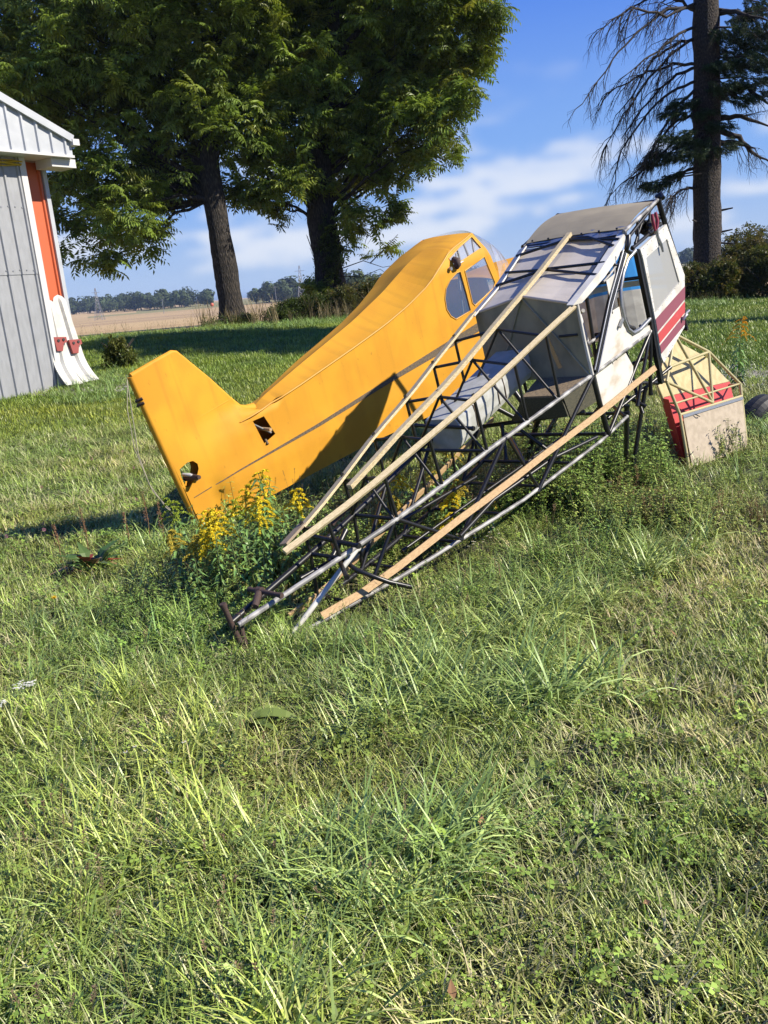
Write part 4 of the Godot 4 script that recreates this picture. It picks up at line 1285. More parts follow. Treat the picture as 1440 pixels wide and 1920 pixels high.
	var cord := [Vector3(-1.60, 1.14, -5.50), Vector3(-1.585, 0.92, -5.44), Vector3(-1.575, 0.66, -5.40), Vector3(-1.53, 0.46, -5.38), Vector3(-1.44, 0.30, -5.36), Vector3(-1.36, 0.235, -5.32)]
	cg.tube(cord, [0.0035], 5)
	cg.tube([Vector3(-1.60, 1.14, -5.50), Vector3(-1.60, 0.95, -5.40), Vector3(-1.585, 0.7, -5.37), Vector3(-1.50, 0.42, -5.33), Vector3(-1.38, 0.27, -5.30)], [0.0028], 5)
	tag(ob("cord", cg, M.cord), "thin pale cord hanging from the top of the yellow fin", "cord")

func white_frame() -> void:
	var t := thing("fuselage", "stripped white aircraft fuselage of bare steel tubes, wooden stringers and grey cabin fabric", "fuselage")
	t.transform = pose(Vector3(-0.6884, -0.05, -3.5949), 0.8137, 0.2022, -0.0659)
	var V := func(a: Array) -> Array:
		var o := []
		for i in range(0, a.size(), 3): o.append(Vector3(a[i], a[i + 1], a[i + 2]))
		return o
	var hw := func(x: float) -> float: return minf(0.03 + 0.1302 * x, 0.39)
	var L1 := [[0.0, 0.21], [0.59, 0.235], [1.01, 0.26], [1.37, 0.295], [1.75, 0.34], [2.12, 0.37], [2.43, 0.40], [2.78, 0.43], [3.63, 0.455]]
	var L2 := [[0.0, 0.0], [0.23, 0.0], [1.0, -0.045], [1.92, -0.06], [2.83, 0.0], [3.12, 0.02], [3.8, 0.05]]
	var S2 := [[0.92, 0.49], [1.24, 0.565], [1.37, 0.605], [1.75, 0.70], [2.13, 0.80], [2.43, 0.89], [2.74, 0.985], [3.08, 1.09], [3.46, 1.215]]
	var S3 := [[0.35, 0.41], [0.90, 0.495], [1.30, 0.565], [1.73, 0.655], [2.17, 0.75], [2.44, 0.815], [2.71, 0.885]]
	var S1 := [[0.48, 0.38], [0.64, 0.395], [1.02, 0.485], [1.37, 0.58], [1.76, 0.67], [2.10, 0.755], [2.41, 0.83], [2.73, 0.92]]
	# longerons
	for q in [[L1, 1.0, 0.0, 3.63, "worn_tube", 0.0135], [L1, -1.0, 0.0, 3.63, "black_tube", 0.016], [L2, 1.0, 0.0, 3.12, "worn_tube", 0.0115], [L2, -1.0, 0.0, 3.6, "black_tube", 0.015]]:
		var p := []
		for i in 17:
			var x := lerpf(q[2], q[3], i / 16.0)
			p.append(Vector3(x, interp(q[0], x), q[1] * hw.call(x)))
		var g := G.new()
		g.tube(p, [q[5]], 10)
		ob("longeron", g, M[q[4]], t)
	# wooden stringers
	var bow := func(tab: Array, x0: float, x1: float, zf: Callable) -> Array:
		var o := []
		for i in 13:
			var x := lerpf(x0, x1, i / 12.0)
			o.append(Vector3(x, interp(tab, x) + 0.004 * sin(x * 6.0), zf.call(x)))
		return o
	var zs := func(x: float) -> float: return hw.call(x)
	var zp := func(x: float) -> float: return -hw.call(x)
	var z0 := func(x: float) -> float: return 0.003 * sin(x * 4.0)
	var g := G.new()
	g.beam(bow.call(S3, 0.34, 2.72, zs), 0.030, 0.019, Vector3(0, 1, 0.7)); ob("stringer", g, M.wood_pale, t)
	g = G.new()
	g.beam(bow.call(S1, 0.62, 2.74, zp), 0.048, 0.014, Vector3(0, 1, -0.25)); ob("stringer", g, M.wood_pale, t)
	g = G.new()
	g.beam([Vector3(0.635, 0.40, -0.118), Vector3(0.47, 0.368, -0.10)], 0.056, 0.013, Vector3(0, 1, -0.2)); ob("stringer_splint", g, M.wood_grey, t)
	g = G.new()
	g.beam(bow.call(S2, 0.91, 3.46, z0), 0.032, 0.026, Vector3.UP); ob("stringer", g, M.wood_pale, t)
	var S4 := [[0.40, 0.02], [0.58, 0.01], [1.02, 0.03], [1.45, 0.07], [2.02, 0.12], [2.44, 0.15], [2.82, 0.19], [3.4, 0.25]]
	g = G.new()
	g.beam(bow.call(S4, 0.41, 3.42, func(x: float) -> float: return 0.03 + 0.1302 * x + 0.012), 0.038, 0.013, Vector3(0, 0.35, 1)); ob("stringer", g, M.wood_tan, t)
	g = G.new()
	g.beam(bow.call(S4, 0.35, 2.7, func(x: float) -> float: return -(0.03 + 0.1302 * x + 0.012)), 0.034, 0.012, Vector3(0, 0.35, -1)); ob("stringer", g, M.wood_tan, t)
	# formers standing on the upper longerons, and cross tubes
	for x in [2.43, 2.12, 1.75, 1.37, 1.02, 0.62]:
		var w: float = hw.call(x)
		var a := Vector3(x, interp(L1, x), -w)
		var b := Vector3(x + 0.005, interp(S1, x) - 0.02, -w)
		var c := Vector3(x + 0.01, interp(S2, x) - 0.03, 0)
		var d := Vector3(x + 0.005, interp(S3, x) - 0.022, w - 0.01)
		var e := Vector3(x, interp(L1, x), w)
		var segs := [[a, b, "former_tube"], [d, e, "former_tube"]]
		if x > 0.7:
			segs.append_array([[b, c, "former_tube"], [c, d, "former_tube"], [c, e - Vector3(0.02, 0, 0), "brace"], [c, a - Vector3(0.02, 0, 0), "brace"]])
		else:
			segs.append_array([[b, d, "former_tube"]])
		for q in segs:
			g = G.new()
			g.tube([q[0], q[1]], [0.0095 if q[2] == "former_tube" else 0.0085], 8)
			ob(q[2], g, M.black_tube, t)
		for p in [[b, S1], [c, S2], [d, S3]]:   # little tabs that held the stringers
			if x < 0.7 and p[1] == S2: continue
			g = G.new()
			g.box(p[0] + Vector3(0, 0.022, 0), Vector3(0.010, 0, 0), Vector3(0, 0.022, 0), Vector3(0, 0, 0.003))
			ob("tab", g, M.black_tube, t)
		g = G.new()
		g.tube([a, e], [0.011], 8)
		if x < 1.1 or x == 1.75:
			ob("cross_tube", g, M.black_tube, t)
		g = G.new()
		g.tube([Vector3(x, interp(L2, x), -w), Vector3(x, interp(L2, x), w)], [0.011], 8)
		ob("cross_tube", g, M.black_tube, t)
		g = G.new()
		g.tube([a, Vector3(x - 0.05, interp(L2, x), -w)], [0.010], 8)
		ob("upright", g, M.black_tube, t)
	# starboard truss, posts and tail; x y z x y z radius material
	for q in [
			["diagonal", 2.78, 0.42, 0.39, 2.08, -0.06, 0.302, 0.014, "black_tube"], ["diagonal", 3.62, 0.45, 0.39, 2.84, 0.0, 0.39, 0.014, "black_tube"], ["post", 2.78, 0.43, 0.385, 2.84, 0.01, 0.39, 0.018, "black_tube"],
			["diagonal", 1.91, 0.352, 0.278, 1.40, -0.05, 0.213, 0.013, "black_tube"], ["upright", 1.93, 0.352, 0.28, 2.10, -0.055, 0.303, 0.009, "black_tube"], ["diagonal", 0.74, 0.235, 0.125, 0.20, 0.0, 0.055, 0.014, "white_fabric"], ["upright", 1.02, 0.26, 0.16, 1.40, -0.05, 0.212, 0.011, "black_tube"],
			["diagonal", 1.0, 0.26, 0.16, 0.72, -0.02, 0.12, 0.011, "black_tube"], ["diagonal", 2.75, 0.42, -0.385, 2.1, -0.06, -0.30, 0.012, "black_tube"], ["diagonal", 1.9, 0.35, -0.275, 1.4, -0.05, -0.21, 0.012, "black_tube"], ["diagonal", 1.35, 0.29, -0.2, 0.95, -0.04, -0.15, 0.012, "black_tube"],
			["tail_post", -0.02, 0.325, 0.0, 0.005, -0.03, 0.0, 0.014, "rusty"], ["stabilizer_tube", 0.20, 0.265, -0.10, 0.215, 0.255, 0.115, 0.012, "rusty"], ["spring_mount", 0.0, 0.02, 0.0, 0.16, -0.06, 0.02, 0.013, "black_tube"], ["upright", 0.06, 0.22, -0.04, 0.0, 0.0, 0.0, 0.013, "rusty"],
			["control_rod", 1.9, 0.10, 0.0, 0.45, 0.20, -0.02, 0.011, "black_tube"], ["control_rod", 2.9, 0.03, 0.12, 1.1, 0.02, 0.05, 0.009, "black_tube"], ["stabilizer_spar", 0.72, 0.28, -0.17, 0.70, 0.27, 0.18, 0.013, "black_tube"], ["stabilizer_spar", 0.80, 0.20, -0.14, 0.52, 0.20, 0.24, 0.012, "black_tube"], ["crank", 0.78, 0.30, 0.02, 0.60, 0.22, 0.05, 0.014, "black_tube"], ["crank", 0.74, 0.36, -0.02, 0.86, 0.40, 0.0, 0.016, "rusty"],
			["cross_tube", 2.80, 0.02, -0.39, 2.80, 0.02, 0.39, 0.012, "black_tube"], ["cross_tube", 3.15, 0.03, -0.39, 3.15, 0.03, 0.39, 0.012, "black_tube"], ["floor_tube", 2.36, 0.24, -0.34, 2.62, 0.24, 0.38, 0.014, "black_tube"], ["floor_tube", 2.40, 0.24, -0.1, 2.30, 0.05, -0.05, 0.012, "black_tube"], ["floor_tube", 2.36, 0.24, 0.05, 2.42, 0.06, 0.2, 0.012, "black_tube"],
			["diagonal", 2.8, 0.02, -0.36, 2.1, -0.06, 0.29, 0.010, "black_tube"], ["tube_at_box", 1.87, 0.455, -0.34, 1.87, 0.43, 0.10, 0.012, "black_tube"],
			["cabin_tube", 3.62, 0.45, 0.39, 3.55, 0.02, 0.36, 0.014, "black_tube"], ["cabin_tube", 3.62, 0.44, 0.385, 3.30, 0.03, 0.38, 0.012, "black_tube"], ["cabin_tube", 3.1, 0.03, 0.38, 3.6, 0.05, -0.1, 0.012, "black_tube"], ["cabin_tube", 3.3, 0.2, 0.2, 3.8, 0.02, 0.3, 0.013, "black_tube"], ["cabin_tube", 3.45, 0.30, -0.2, 3.5, -0.05, 0.33, 0.014, "black_tube"], ["cabin_tube", 3.2, 0.12, -0.3, 3.9, 0.22, 0.3, 0.013, "black_tube"], ["cabin_tube", 3.75, 0.4, 0.1, 3.5, -0.1, 0.3, 0.013, "black_tube"], ["cabin_tube", 3.3, 0.28, 0.35, 3.32, -0.05, 0.0, 0.012, "rusty"], ["cabin_tube", 3.9, 0.1, 0.36, 3.2, -0.02, 0.2, 0.013, "black_tube"],
			["cabin_tube", 3.04, 0.42, 0.385, 3.05, 0.22, 0.38, 0.009, "black_tube"], ["cabin_tube", 3.12, 0.50, 0.386, 3.10, 0.42, 0.386, 0.008, "black_tube"], ["cabin_tube", 3.40, 0.53, 0.386, 3.42, 0.44, 0.386, 0.008, "black_tube"], ["cabin_tube", 3.5, 0.53, 0.386, 3.52, 0.45, 0.386, 0.008, "black_tube"], ["cabin_tube", 3.20, 0.70, 0.385, 3.22, 0.45, 0.385, 0.009, "black_tube"],
			["roof_rail", 3.47, 1.165, 0.39, 4.0, 1.262, 0.39, 0.013, "worn_tube"], ["roof_rail", 3.52, 1.115, 0.385, 4.0, 1.245, 0.375, 0.012, "black_tube"], ["roof_rail", 3.56, 1.04, 0.385, 4.02, 1.10, 0.38, 0.013, "black_tube"], ["roof_rail", 3.47, 1.19, -0.39, 4.0, 1.30, -0.39, 0.013, "black_tube"], ["roof_brace", 3.72, 1.20, 0.37, 3.66, 1.06, 0.38, 0.009, "black_tube"], ["roof_brace", 3.62, 1.06, 0.38, 3.86, 1.20, 0.35, 0.009, "black_tube"], ["roof_brace", 3.95, 1.24, 0.36, 3.85, 1.09, 0.37, 0.009, "black_tube"], ["roof_bar", 4.0, 1.258, 0.39, 4.0, 1.30, -0.39, 0.014, "black_tube"], ["roof_bar", 3.48, 1.15, 0.39, 3.48, 1.185, -0.39, 0.013, "black_tube"],
			["front_post", 4.01, 1.26, 0.395, 4.20, 0.72, 0.395, 0.019, "black_tube"], ["front_post", 4.20, 0.72, 0.395, 4.17, 0.33, 0.395, 0.011, "black_tube"], ["front_post", 4.24, 0.66, 0.38, 4.20, 0.30, 0.37, 0.009, "black_tube"], ["front_post", 4.0, 1.3, -0.39, 4.22, 0.72, -0.39, 0.017, "black_tube"], ["front_tube", 4.20, 0.72, 0.39, 4.22, 0.72, -0.39, 0.014, "black_tube"], ["front_tube", 4.2, 0.3, 0.39, 4.2, 0.32, -0.39, 0.014, "black_tube"],
			["brace_tube", 4.06, 0.40, 0.41, 4.24, 0.42, 0.40, 0.010, "alu"], ["window_post", 3.20, 0.97, 0.38, 3.14, 0.72, 0.385, 0.011, "black_tube"], ["window_tube", 3.12, 0.93, 0.385, 3.34, 1.0, 0.39, 0.008, "worn_tube"], ["window_tube", 3.30, 1.04, 0.39, 3.22, 0.90, 0.392, 0.008, "worn_tube"], ["window_tube", 3.27, 1.0, 0.392, 3.40, 0.94, 0.392, 0.008, "black_tube"], ["window_tube", 3.2, 0.83, 0.392, 3.3, 0.84, 0.39, 0.009, "black_tube"],
			["gear_leg", 3.3, 0.03, 0.30, 3.30, -0.75, 0.16, 0.018, "black_tube"], ["gear_leg", 3.6, 0.05, 0.30, 3.32, -0.75, 0.16, 0.016, "black_tube"], ["gear_leg", 3.3, 0.03, -0.39, 3.25, -0.62, -0.74, 0.022, "black_tube"], ["gear_leg", 3.75, 0.05, -0.37, 3.25, -0.62, -0.74, 0.02, "black_tube"],
			["cabin_tube", 2.78, 0.43, -0.39, 3.9, 0.47, -0.39, 0.014, "black_tube"], ["cabin_tube", 3.1, 0.95, -0.38, 3.15, 0.05, -0.38, 0.012, "black_tube"], ["cabin_tube", 3.6, 1.05, -0.38, 3.66, 0.05, -0.38, 0.012, "black_tube"], ["cabin_tube", 3.0, 0.62, 0.36, 2.82, 0.62, 0.37, 0.010, "worn_tube"], ["cabin_tube", 2.95, 0.80, 0.30, 3.2, 0.60, -0.2, 0.012, "worn_tube"], ["cabin_tube", 3.05, 0.90, 0.2, 2.95, 0.5, 0.3, 0.013, "white_trim"], ["cabin_tube", 2.92, 0.88, 0.36, 2.90, 0.45, 0.36, 0.012, "black_tube"]]:
		g = G.new()
		var ta := Vector3(q[1], q[2], q[3])
		var tb := Vector3(q[4], q[5], q[6])
		g.tube([ta, ta.lerp(tb, 0.33) + Vector3(rf(-1, 1), rf(-1, 1), rf(-1, 1)) * 0.003, ta.lerp(tb, 0.66) + Vector3(rf(-1, 1), rf(-1, 1), rf(-1, 1)) * 0.003, tb], [q[7]], 9)
		for e in [ta, tb]:   # bead of the weld
			var dd := (tb - ta).normalized() * (1.0 if e == ta else -1.0)
			g.tube([e - dd * 0.006, e + dd * 0.004, e + dd * 0.016], [q[7] * 1.1, q[7] * 1.32, q[7] * 1.05], 9)
		ob(q[0], g, M[q[8]], t)
	g = G.new()
	g.tube(V.call([0.12, 0.235, 0.02, 0.19, 0.262, -0.02]), [0.017, 0.02], 9)
	g.tube(V.call([0.205, 0.262, -0.05, 0.21, 0.26, -0.02]), [0.022], 10)
	ob("clamp", g, M.rusty, t)
	# loose curved pipe along the frame bottom
	g = G.new()
	g.tube(V.call([0.86, 0.20, -0.16, 0.70, 0.19, 0.0, 0.66, 0.15, 0.16, 0.76, 0.04, 0.25, 0.86, -0.04, 0.30]), [0.013], 8)
	ob("bent_tube", g, M.black_tube, t)
	g = G.new()
	g.tube(V.call([1.35, 0.0, 0.26, 1.75, 0.03, 0.22, 2.3, 0.06, 0.30, 2.75, 0.02, 0.36]), [0.012], 8)
	ob("bent_tube", g, M.black_tube, t)
	# bulkhead behind the cabin
	var x0 := 2.76
	g = G.new()
	g.slab(V.call([x0, 0.905, -0.39, x0, 0.972, 0.0, x0, 0.882, 0.38, x0, 0.43, 0.385, x0, 0.42, -0.39]), Vector3(0.004, 0, 0))
	var bh := ob("bulkhead", g, M.dull_fabric, t)
	for q in [[0.97, 0.0, 0.74, 0.17], [0.74, 0.17, 0.44, 0.38], [0.96, -0.01, 0.66, -0.18], [0.66, -0.18, 0.44, -0.38], [0.70, 0.22, 0.70, 0.35]]:
		g = G.new()
		g.tube([Vector3(x0 - 0.006, q[0], q[1]), Vector3(x0 - 0.006, q[2], q[3])], [0.008], 7)
		ob("bulkhead_tube", g, M.black_tube if q[0] == q[2] else M.dull_fabric, bh)
	g = G.new()
	g.tube(V.call([x0 - 0.004, 0.885, 0.385, x0 - 0.004, 0.66, 0.39, x0 + 0.01, 0.43, 0.395]), [0.011], 8)
	ob("edge_tube", g, M.white_fabric, t)
	g = G.new()
	g.beam(V.call([x0 - 0.12, 0.745, 0.20, x0 - 0.05, 0.51, 0.215]), 0.024, 0.014, Vector3(-1, 0, 0.3))
	ob("broken_stick", g, M.wood_tan, t)
	# grey skylight fabric up to the roof, with tubes lying across it
	g = G.new()
	var pa := []
	for i in 9:
		var f := i / 8.0
		var l := Vector3(lerpf(2.76, 3.46, f), lerpf(0.905, 1.172, f) - 0.012 * sin(PI * f), -0.385)
		var r := Vector3(lerpf(2.76, 3.49, f), lerpf(0.882, 1.142, f) - 0.012 * sin(PI * f), 0.375)
		var c := (l + r) / 2 + Vector3(0, lerpf(0.078, 0.012, f) - 0.014 * sin(PI * f), 0)
		var row := [l, l.lerp(c, 0.5) - Vector3(0, 0.006, 0), c, c.lerp(r, 0.5) - Vector3(0, 0.006, 0), r]
		if i > 0:
			for k in 4:
				g.quad(pa[k], pa[k + 1], row[k + 1], row[k], Vector3(-0.3, 1, 0))
		pa = row
	ob("skylight_fabric", g, M.grey_fabric, t)
	for q in [[2.76, 0.91, -0.39, 2.76, 0.98, 0.0, 2.76, 0.887, 0.385], [3.04, 0.995, 0.385, 3.10, 1.065, 0.0, 3.19, 1.075, -0.385], [3.17, 1.04, 0.385, 3.10, 1.07, 0.0, 3.05, 1.02, -0.385], [3.40, 1.135, 0.385, 3.42, 1.19, 0.0, 3.36, 1.15, -0.385], [3.33, 1.11, 0.375, 3.43, 1.18, 0.15, 3.46, 1.19, 0.0]]:
		g = G.new()
		g.tube(V.call(q), [0.010], 8)
		ob("skylight_tube", g, M.black_tube if q[0] > 2.9 else M.grey_fabric, t)
	# white edging of the cabin top
	g = G.new()
	g.slab(V.call([2.70, 0.895, 0.392, 3.05, 0.995, 0.392, 3.47, 1.150, 0.392, 3.455, 1.10, 0.392, 3.32, 1.025, 0.392, 3.12, 0.958, 0.392, 2.80, 0.882, 0.392]), Vector3(0, 0, 0.004))
	ob("edge_fabric", g, M.white_fabric, t)
	g = G.new()
	g.beam(V.call([2.70, 0.898, -0.385, 3.05, 1.005, -0.385, 3.46, 1.182, -0.385]), 0.075, 0.01, Vector3(0, 1, -0.3))
	ob("edge_fabric", g, M.white_fabric, t)
	g = G.new()
	g.beam(V.call([2.70, 0.897, 0.370, 3.05, 0.998, 0.37, 3.46, 1.153, 0.37]), 0.046, 0.008, Vector3(-0.1, 1, 0.1))
	ob("edge_fabric", g, M.white_fabric, t)
	g = G.new()
	g.tube(V.call([2.72, 0.896, 0.345, 3.05, 0.998, 0.345, 3.44, 1.148, 0.345]), [0.008], 7)
	ob("edge_tube", g, M.black_tube, t)
	# roof sheet, curved fore and aft
	g = G.new()
	pa = []
	for i in 11:
		var f := i / 10.0
		var row := []
		for k in 7:
			var h := k / 6.0
			var y := lerpf(lerpf(1.178, 1.262, f), lerpf(1.205, 1.312, f), h) + 0.028 * sin(PI * f) + 0.010 * sin(PI * h)
			row.append(Vector3(lerpf(3.50, 4.0, f), y, lerpf(0.385, -0.385, h)))
		if i > 0:
			for k in 6:
				g.quad(pa[k], pa[k + 1], row[k + 1], row[k], Vector3(0, 1, 0))
				g.quad(pa[k] - Vector3(0, 0.006, 0), pa[k + 1] - Vector3(0, 0.006, 0), row[k + 1] - Vector3(0, 0.006, 0), row[k] - Vector3(0, 0.006, 0), Vector3(0, -1, 0))
		pa = row
	var roof := ob("roof_sheet", g, M.roof_tan, t)
	for q in [[3.72, 1.262, -0.22], [3.75, 1.258, 0.03], [3.82, 1.255, 0.24]]:
		g = G.new()
		g.box(Vector3(q[0], q[1], q[2]), Vector3(0.014, 0.003, 0), Vector3(0, 0.004, 0), Vector3(0, 0, 0.004))
		ob("rivet", g, M.black_tube, roof)
	g = G.new()
	pa = []
	for i in 13:
		var h := i / 12.0
		var y := lerpf(1.172, 1.20, h) + 0.010 * sin(PI * h) + 0.003 * sin(h * 23.0)
		var row := [Vector3(3.455 + 0.006 * sin(h * 17.0), y - 0.022, lerpf(0.40, -0.395, h)), Vector3(3.535, y + 0.016, lerpf(0.40, -0.395, h))]
		if i > 0:
			g.quad(pa[0], pa[1], row[1], row[0], Vector3(0, 1, 0))
		pa = row
	var rim := ob("roof_strip", g, M.alu, t)
	for k in 6:
		g = G.new()
		g.tube([Vector3(3.495, 1.186 + 0.005 * k, 0.33 - 0.13 * k), Vector3(3.493, 1.196 + 0.005 * k, 0.33 - 0.13 * k)], [0.007], 7)
		ob("screw", g, M.black_tube, rim)
	# side fabric, struts and the open window hoop
	g = G.new()
	g.slab(V.call([2.83, 0.445, 0.395, 3.11, 0.735, 0.395, 3.24, 0.735, 0.395, 3.255, 0.60, 0.395, 3.34, 0.51, 0.395, 3.61, 0.50, 0.395, 3.62, 0.462, 0.395]), Vector3(0, 0, 0.003))
	ob("side_fabric", g, M.stained_fabric, t)
	g = G.new()
	g.slab(V.call([2.81, 0.415, 0.393, 3.23, 0.425, 0.393, 3.30, 0.31, 0.393, 3.26, 0.21, 0.393, 3.0, 0.185, 0.393, 2.835, 0.18, 0.393]), Vector3(0, 0, 0.003))
	ob("side_fabric", g, M.stained_fabric, t)
	g = G.new()
	g.slab(V.call([3.12, 0.935, 0.40, 3.25, 0.95, 0.40, 3.24, 0.89, 0.40, 3.13, 0.79, 0.40]), Vector3(0, 0, 0.003))
	ob("side_fabric", g, M.white_fabric, t)
	g = G.new()
	g.slab(V.call([3.36, 1.02, 0.40, 3.48, 1.06, 0.40, 3.46, 0.99, 0.40, 3.38, 0.95, 0.40]), Vector3(0, 0, 0.003))
	ob("side_fabric", g, M.cream_sheet, t)
	g = G.new()
	g.beam(V.call([2.795, 0.445, 0.40, 3.11, 0.79, 0.40, 3.40, 1.05, 0.40]), 0.034, 0.02, Vector3(0, 0, 1))
	ob("strut", g, M.black_tube, t)
	for o in [-0.022, 0.022]:
		g = G.new()
		g.tube(V.call([2.795 + o * 0.7, 0.445 - o * 0.7, 0.412, 3.11 + o * 0.7, 0.79 - o * 0.7, 0.412, 3.40 + o * 0.7, 1.05 - o * 0.7, 0.412]), [0.0055], 6)
		ob("strut_edge", g, M.alu, t)
	g = G.new()
	g.tube(V.call([3.56, 1.02, 0.40, 3.44, 0.99, 0.40, 3.355, 0.925, 0.40, 3.285, 0.84, 0.40, 3.26, 0.74, 0.40, 3.265, 0.65, 0.40, 3.30, 0.565, 0.40, 3.36, 0.52, 0.40, 3.46, 0.515, 0.40, 3.62, 0.54, 0.40]), [0.014], 9)
	ob("window_hoop", g, M.alu, t)
	g = G.new()
	g.tube(V.call([3.30, 0.78, 0.375, 3.31, 0.66, 0.37, 3.36, 0.57, 0.37, 3.44, 0.53, 0.37]), [0.016], 9)
	ob("window_seal", g, M.rubber, t)
	g = G.new()
	g.box(Vector3(3.205, 0.635, 0.41), Vector3(0.03, 0.02, 0), Vector3(-0.006, 0.009, 0), Vector3(0, 0, 0.006))
	ob("latch", g, M.alu, t)
	g = G.new()
	g.tube(V.call([3.50, 1.13, 0.40, 3.46, 1.09, 0.41, 3.44, 1.05, 0.40, 3.50, 1.02, 0.40]), [0.018, 0.02, 0.016, 0.012], 8)
	ob("wing_fitting", g, M.black_tube, t)
	g = G.new()
	g.tube(V.call([4.03, 1.272, 0.37, 4.05, 1.285, 0.40, 4.03, 1.265, 0.42]), [0.022, 0.026, 0.018], 8)
	ob("wing_fitting", g, M.black_tube, t)
	# box-like white baggage tube from the bulkhead back into the frame
	g = G.new()
	var pr := []
	for i in 9:
		var f := i / 8.0
		var x := lerpf(1.90, 2.755, f)
		var yb := lerpf(0.285, 0.43, f)
		var yt := lerpf(0.475, 0.635, f)
		var row := [Vector3(x, yt, -0.285), Vector3(x, yt + 0.004, -0.16), Vector3(x, yt, -0.052), Vector3(x, yt - 0.012, -0.036), Vector3(x, yt - 0.06, -0.030), Vector3(x, yb + 0.06, -0.034), Vector3(x, yb + 0.02, -0.05), Vector3(x, yb, -0.08), Vector3(x, yb, -0.285)]
		if i > 0:
			for k in 9:
				var k2 := (k + 1) % 9
				g.quad(pr[k], pr[k2], row[k2], row[k], (row[k] + row[k2]) / 2 - Vector3(x, (yb + yt) / 2, -0.16))
		else:
			for k in range(1, 8):
				g.flat(row[0], row[k], row[k + 1], Vector3(-1, 0, 0))
		pr = row
	var bx := ob("baggage_tube", g, M.box_white, t)
	for q in [2.08, 2.34, 2.42]:
		g = G.new()
		var yy := lerpf(0.475, 0.635, (q - 1.9) / 0.855)
		g.tube([Vector3(q, yy + 0.002, -0.06), Vector3(q, yy - 0.012, -0.033), Vector3(q, yy - 0.09, -0.0275), Vector3(q, yy - 0.15, -0.031)], [0.004], 5)
		ob("seam", g, M.stripe_brown, bx)
	# plywood baggage floor
	g = G.new()
	g.slab(V.call([2.46, 0.405, 0.06, 2.47, 0.402, 0.335, 2.755, 0.425, 0.375, 2.755, 0.43, 0.0]), Vector3(0, 0.012, 0))
	ob("baggage_floor", g, M.plywood, t)
	g = G.new()
	g.slab(V.call([2.46, 0.40, 0.06, 2.47, 0.395, 0.335, 2.47, 0.27, 0.36, 2.40, 0.27, -0.02]), Vector3(0.01, 0, 0))
	ob("floor_front", g, M.old_plywood, t)
	g = G.new()
	g.slab(V.call([2.47, 0.395, 0.345, 2.77, 0.42, 0.38, 2.80, 0.25, 0.38, 2.50, 0.25, 0.35]), Vector3(0, 0, 0.01))
	ob("floor_side", g, M.old_plywood, t)
	# starboard door with milky window and stripes
	var door := pv([3.60, 1.02, 4.035, 1.09, 4.215, 0.69, 4.10, 0.34, 3.70, 0.20, 3.675, 0.25, 3.665, 0.54, 3.62, 0.95])
	var pane := pv([3.665, 0.945, 4.015, 0.995, 4.115, 0.665, 3.68, 0.565])
	for q in [0.400, 0.418]:
		g = G.new()
		skin(g, door, [pane], [3.5, 3.8, 4.0, 4.3], [0.1, 0.75, 1.2], func(_x: float, _y: float) -> float: return q, 1.0)
		ob("door_sheet", g, M.white_fabric, t)
	g = G.new()
	for p in [door, pane]:
		for i in p.size():
			var a: Vector2 = p[i]
			var b: Vector2 = p[(i + 1) % p.size()]
			g.quad(Vector3(a.x, a.y, 0.4), Vector3(b.x, b.y, 0.4), Vector3(b.x, b.y, 0.418), Vector3(a.x, a.y, 0.418))
	ob("door_edge", g, M.white_fabric, t)
	g = G.new()
	for q in [pane, door]:
		for i in q.size():
			var a: Vector2 = q[i]
			var b: Vector2 = q[(i + 1) % q.size()]
			for k in int(a.distance_to(b) / 0.07):
				var c := a.lerp(b, (k + 0.5) * 0.07 / a.distance_to(b))
				c += (c - Vector2(3.87, 0.65)).normalized() * (0.014 if q == pane else -0.014)
				g.box(Vector3(c.x, c.y, 0.4185), Vector3(0.0025, 0, 0), Vector3(0, 0.0025, 0), Vector3(0, 0, 0.0015))
	ob("door_rivets", g, M.worn_tube, t, "stuff")
	g = G.new()
	skin(g, pane, [], [3.5, 4.3], [0.1, 1.2], func(_x: float, _y: float) -> float: return 0.41, 1.0)
	ob("door_window", g, M.glass_milky, t)
	for q in [["maroon", 0.525, 0.43, 0.615, 0.535], ["red", 0.415, 0.345, 0.52, 0.45], ["maroon", 0.33, 0.27, 0.44, 0.375]]:
		g = G.new()
		var po := Geometry2D.intersect_polygons(door, pv([3.5, q[1] - 0.03, 4.3, q[3] + 0.02, 4.3, q[4] + 0.02, 3.5, q[2] - 0.03]))
		if po.size():
			skin(g, po[0], [], [3.5, 4.3], [0.1, 1.2], func(_x: float, _y: float) -> float: return 0.421, 1.0)
			ob("stripe", g, M[q[0]], t)
	g = G.new()
	g.beam(V.call([3.59, 1.02, 0.392, 3.645, 0.53, 0.392, 3.655, 0.25, 0.392, 3.67, 0.06, 0.39]), 0.038, 0.03, Vector3(0, 0, 1))
	ob("door_post", g, M.black_tube, t)
	g = G.new()
	g.tube(V.call([4.06, 0.40, 0.43, 4.08, 0.43, 0.45, 4.12, 0.42, 0.44]), [0.012, 0.014, 0.010], 8)
	ob("door_handle", g, M.alu, t)
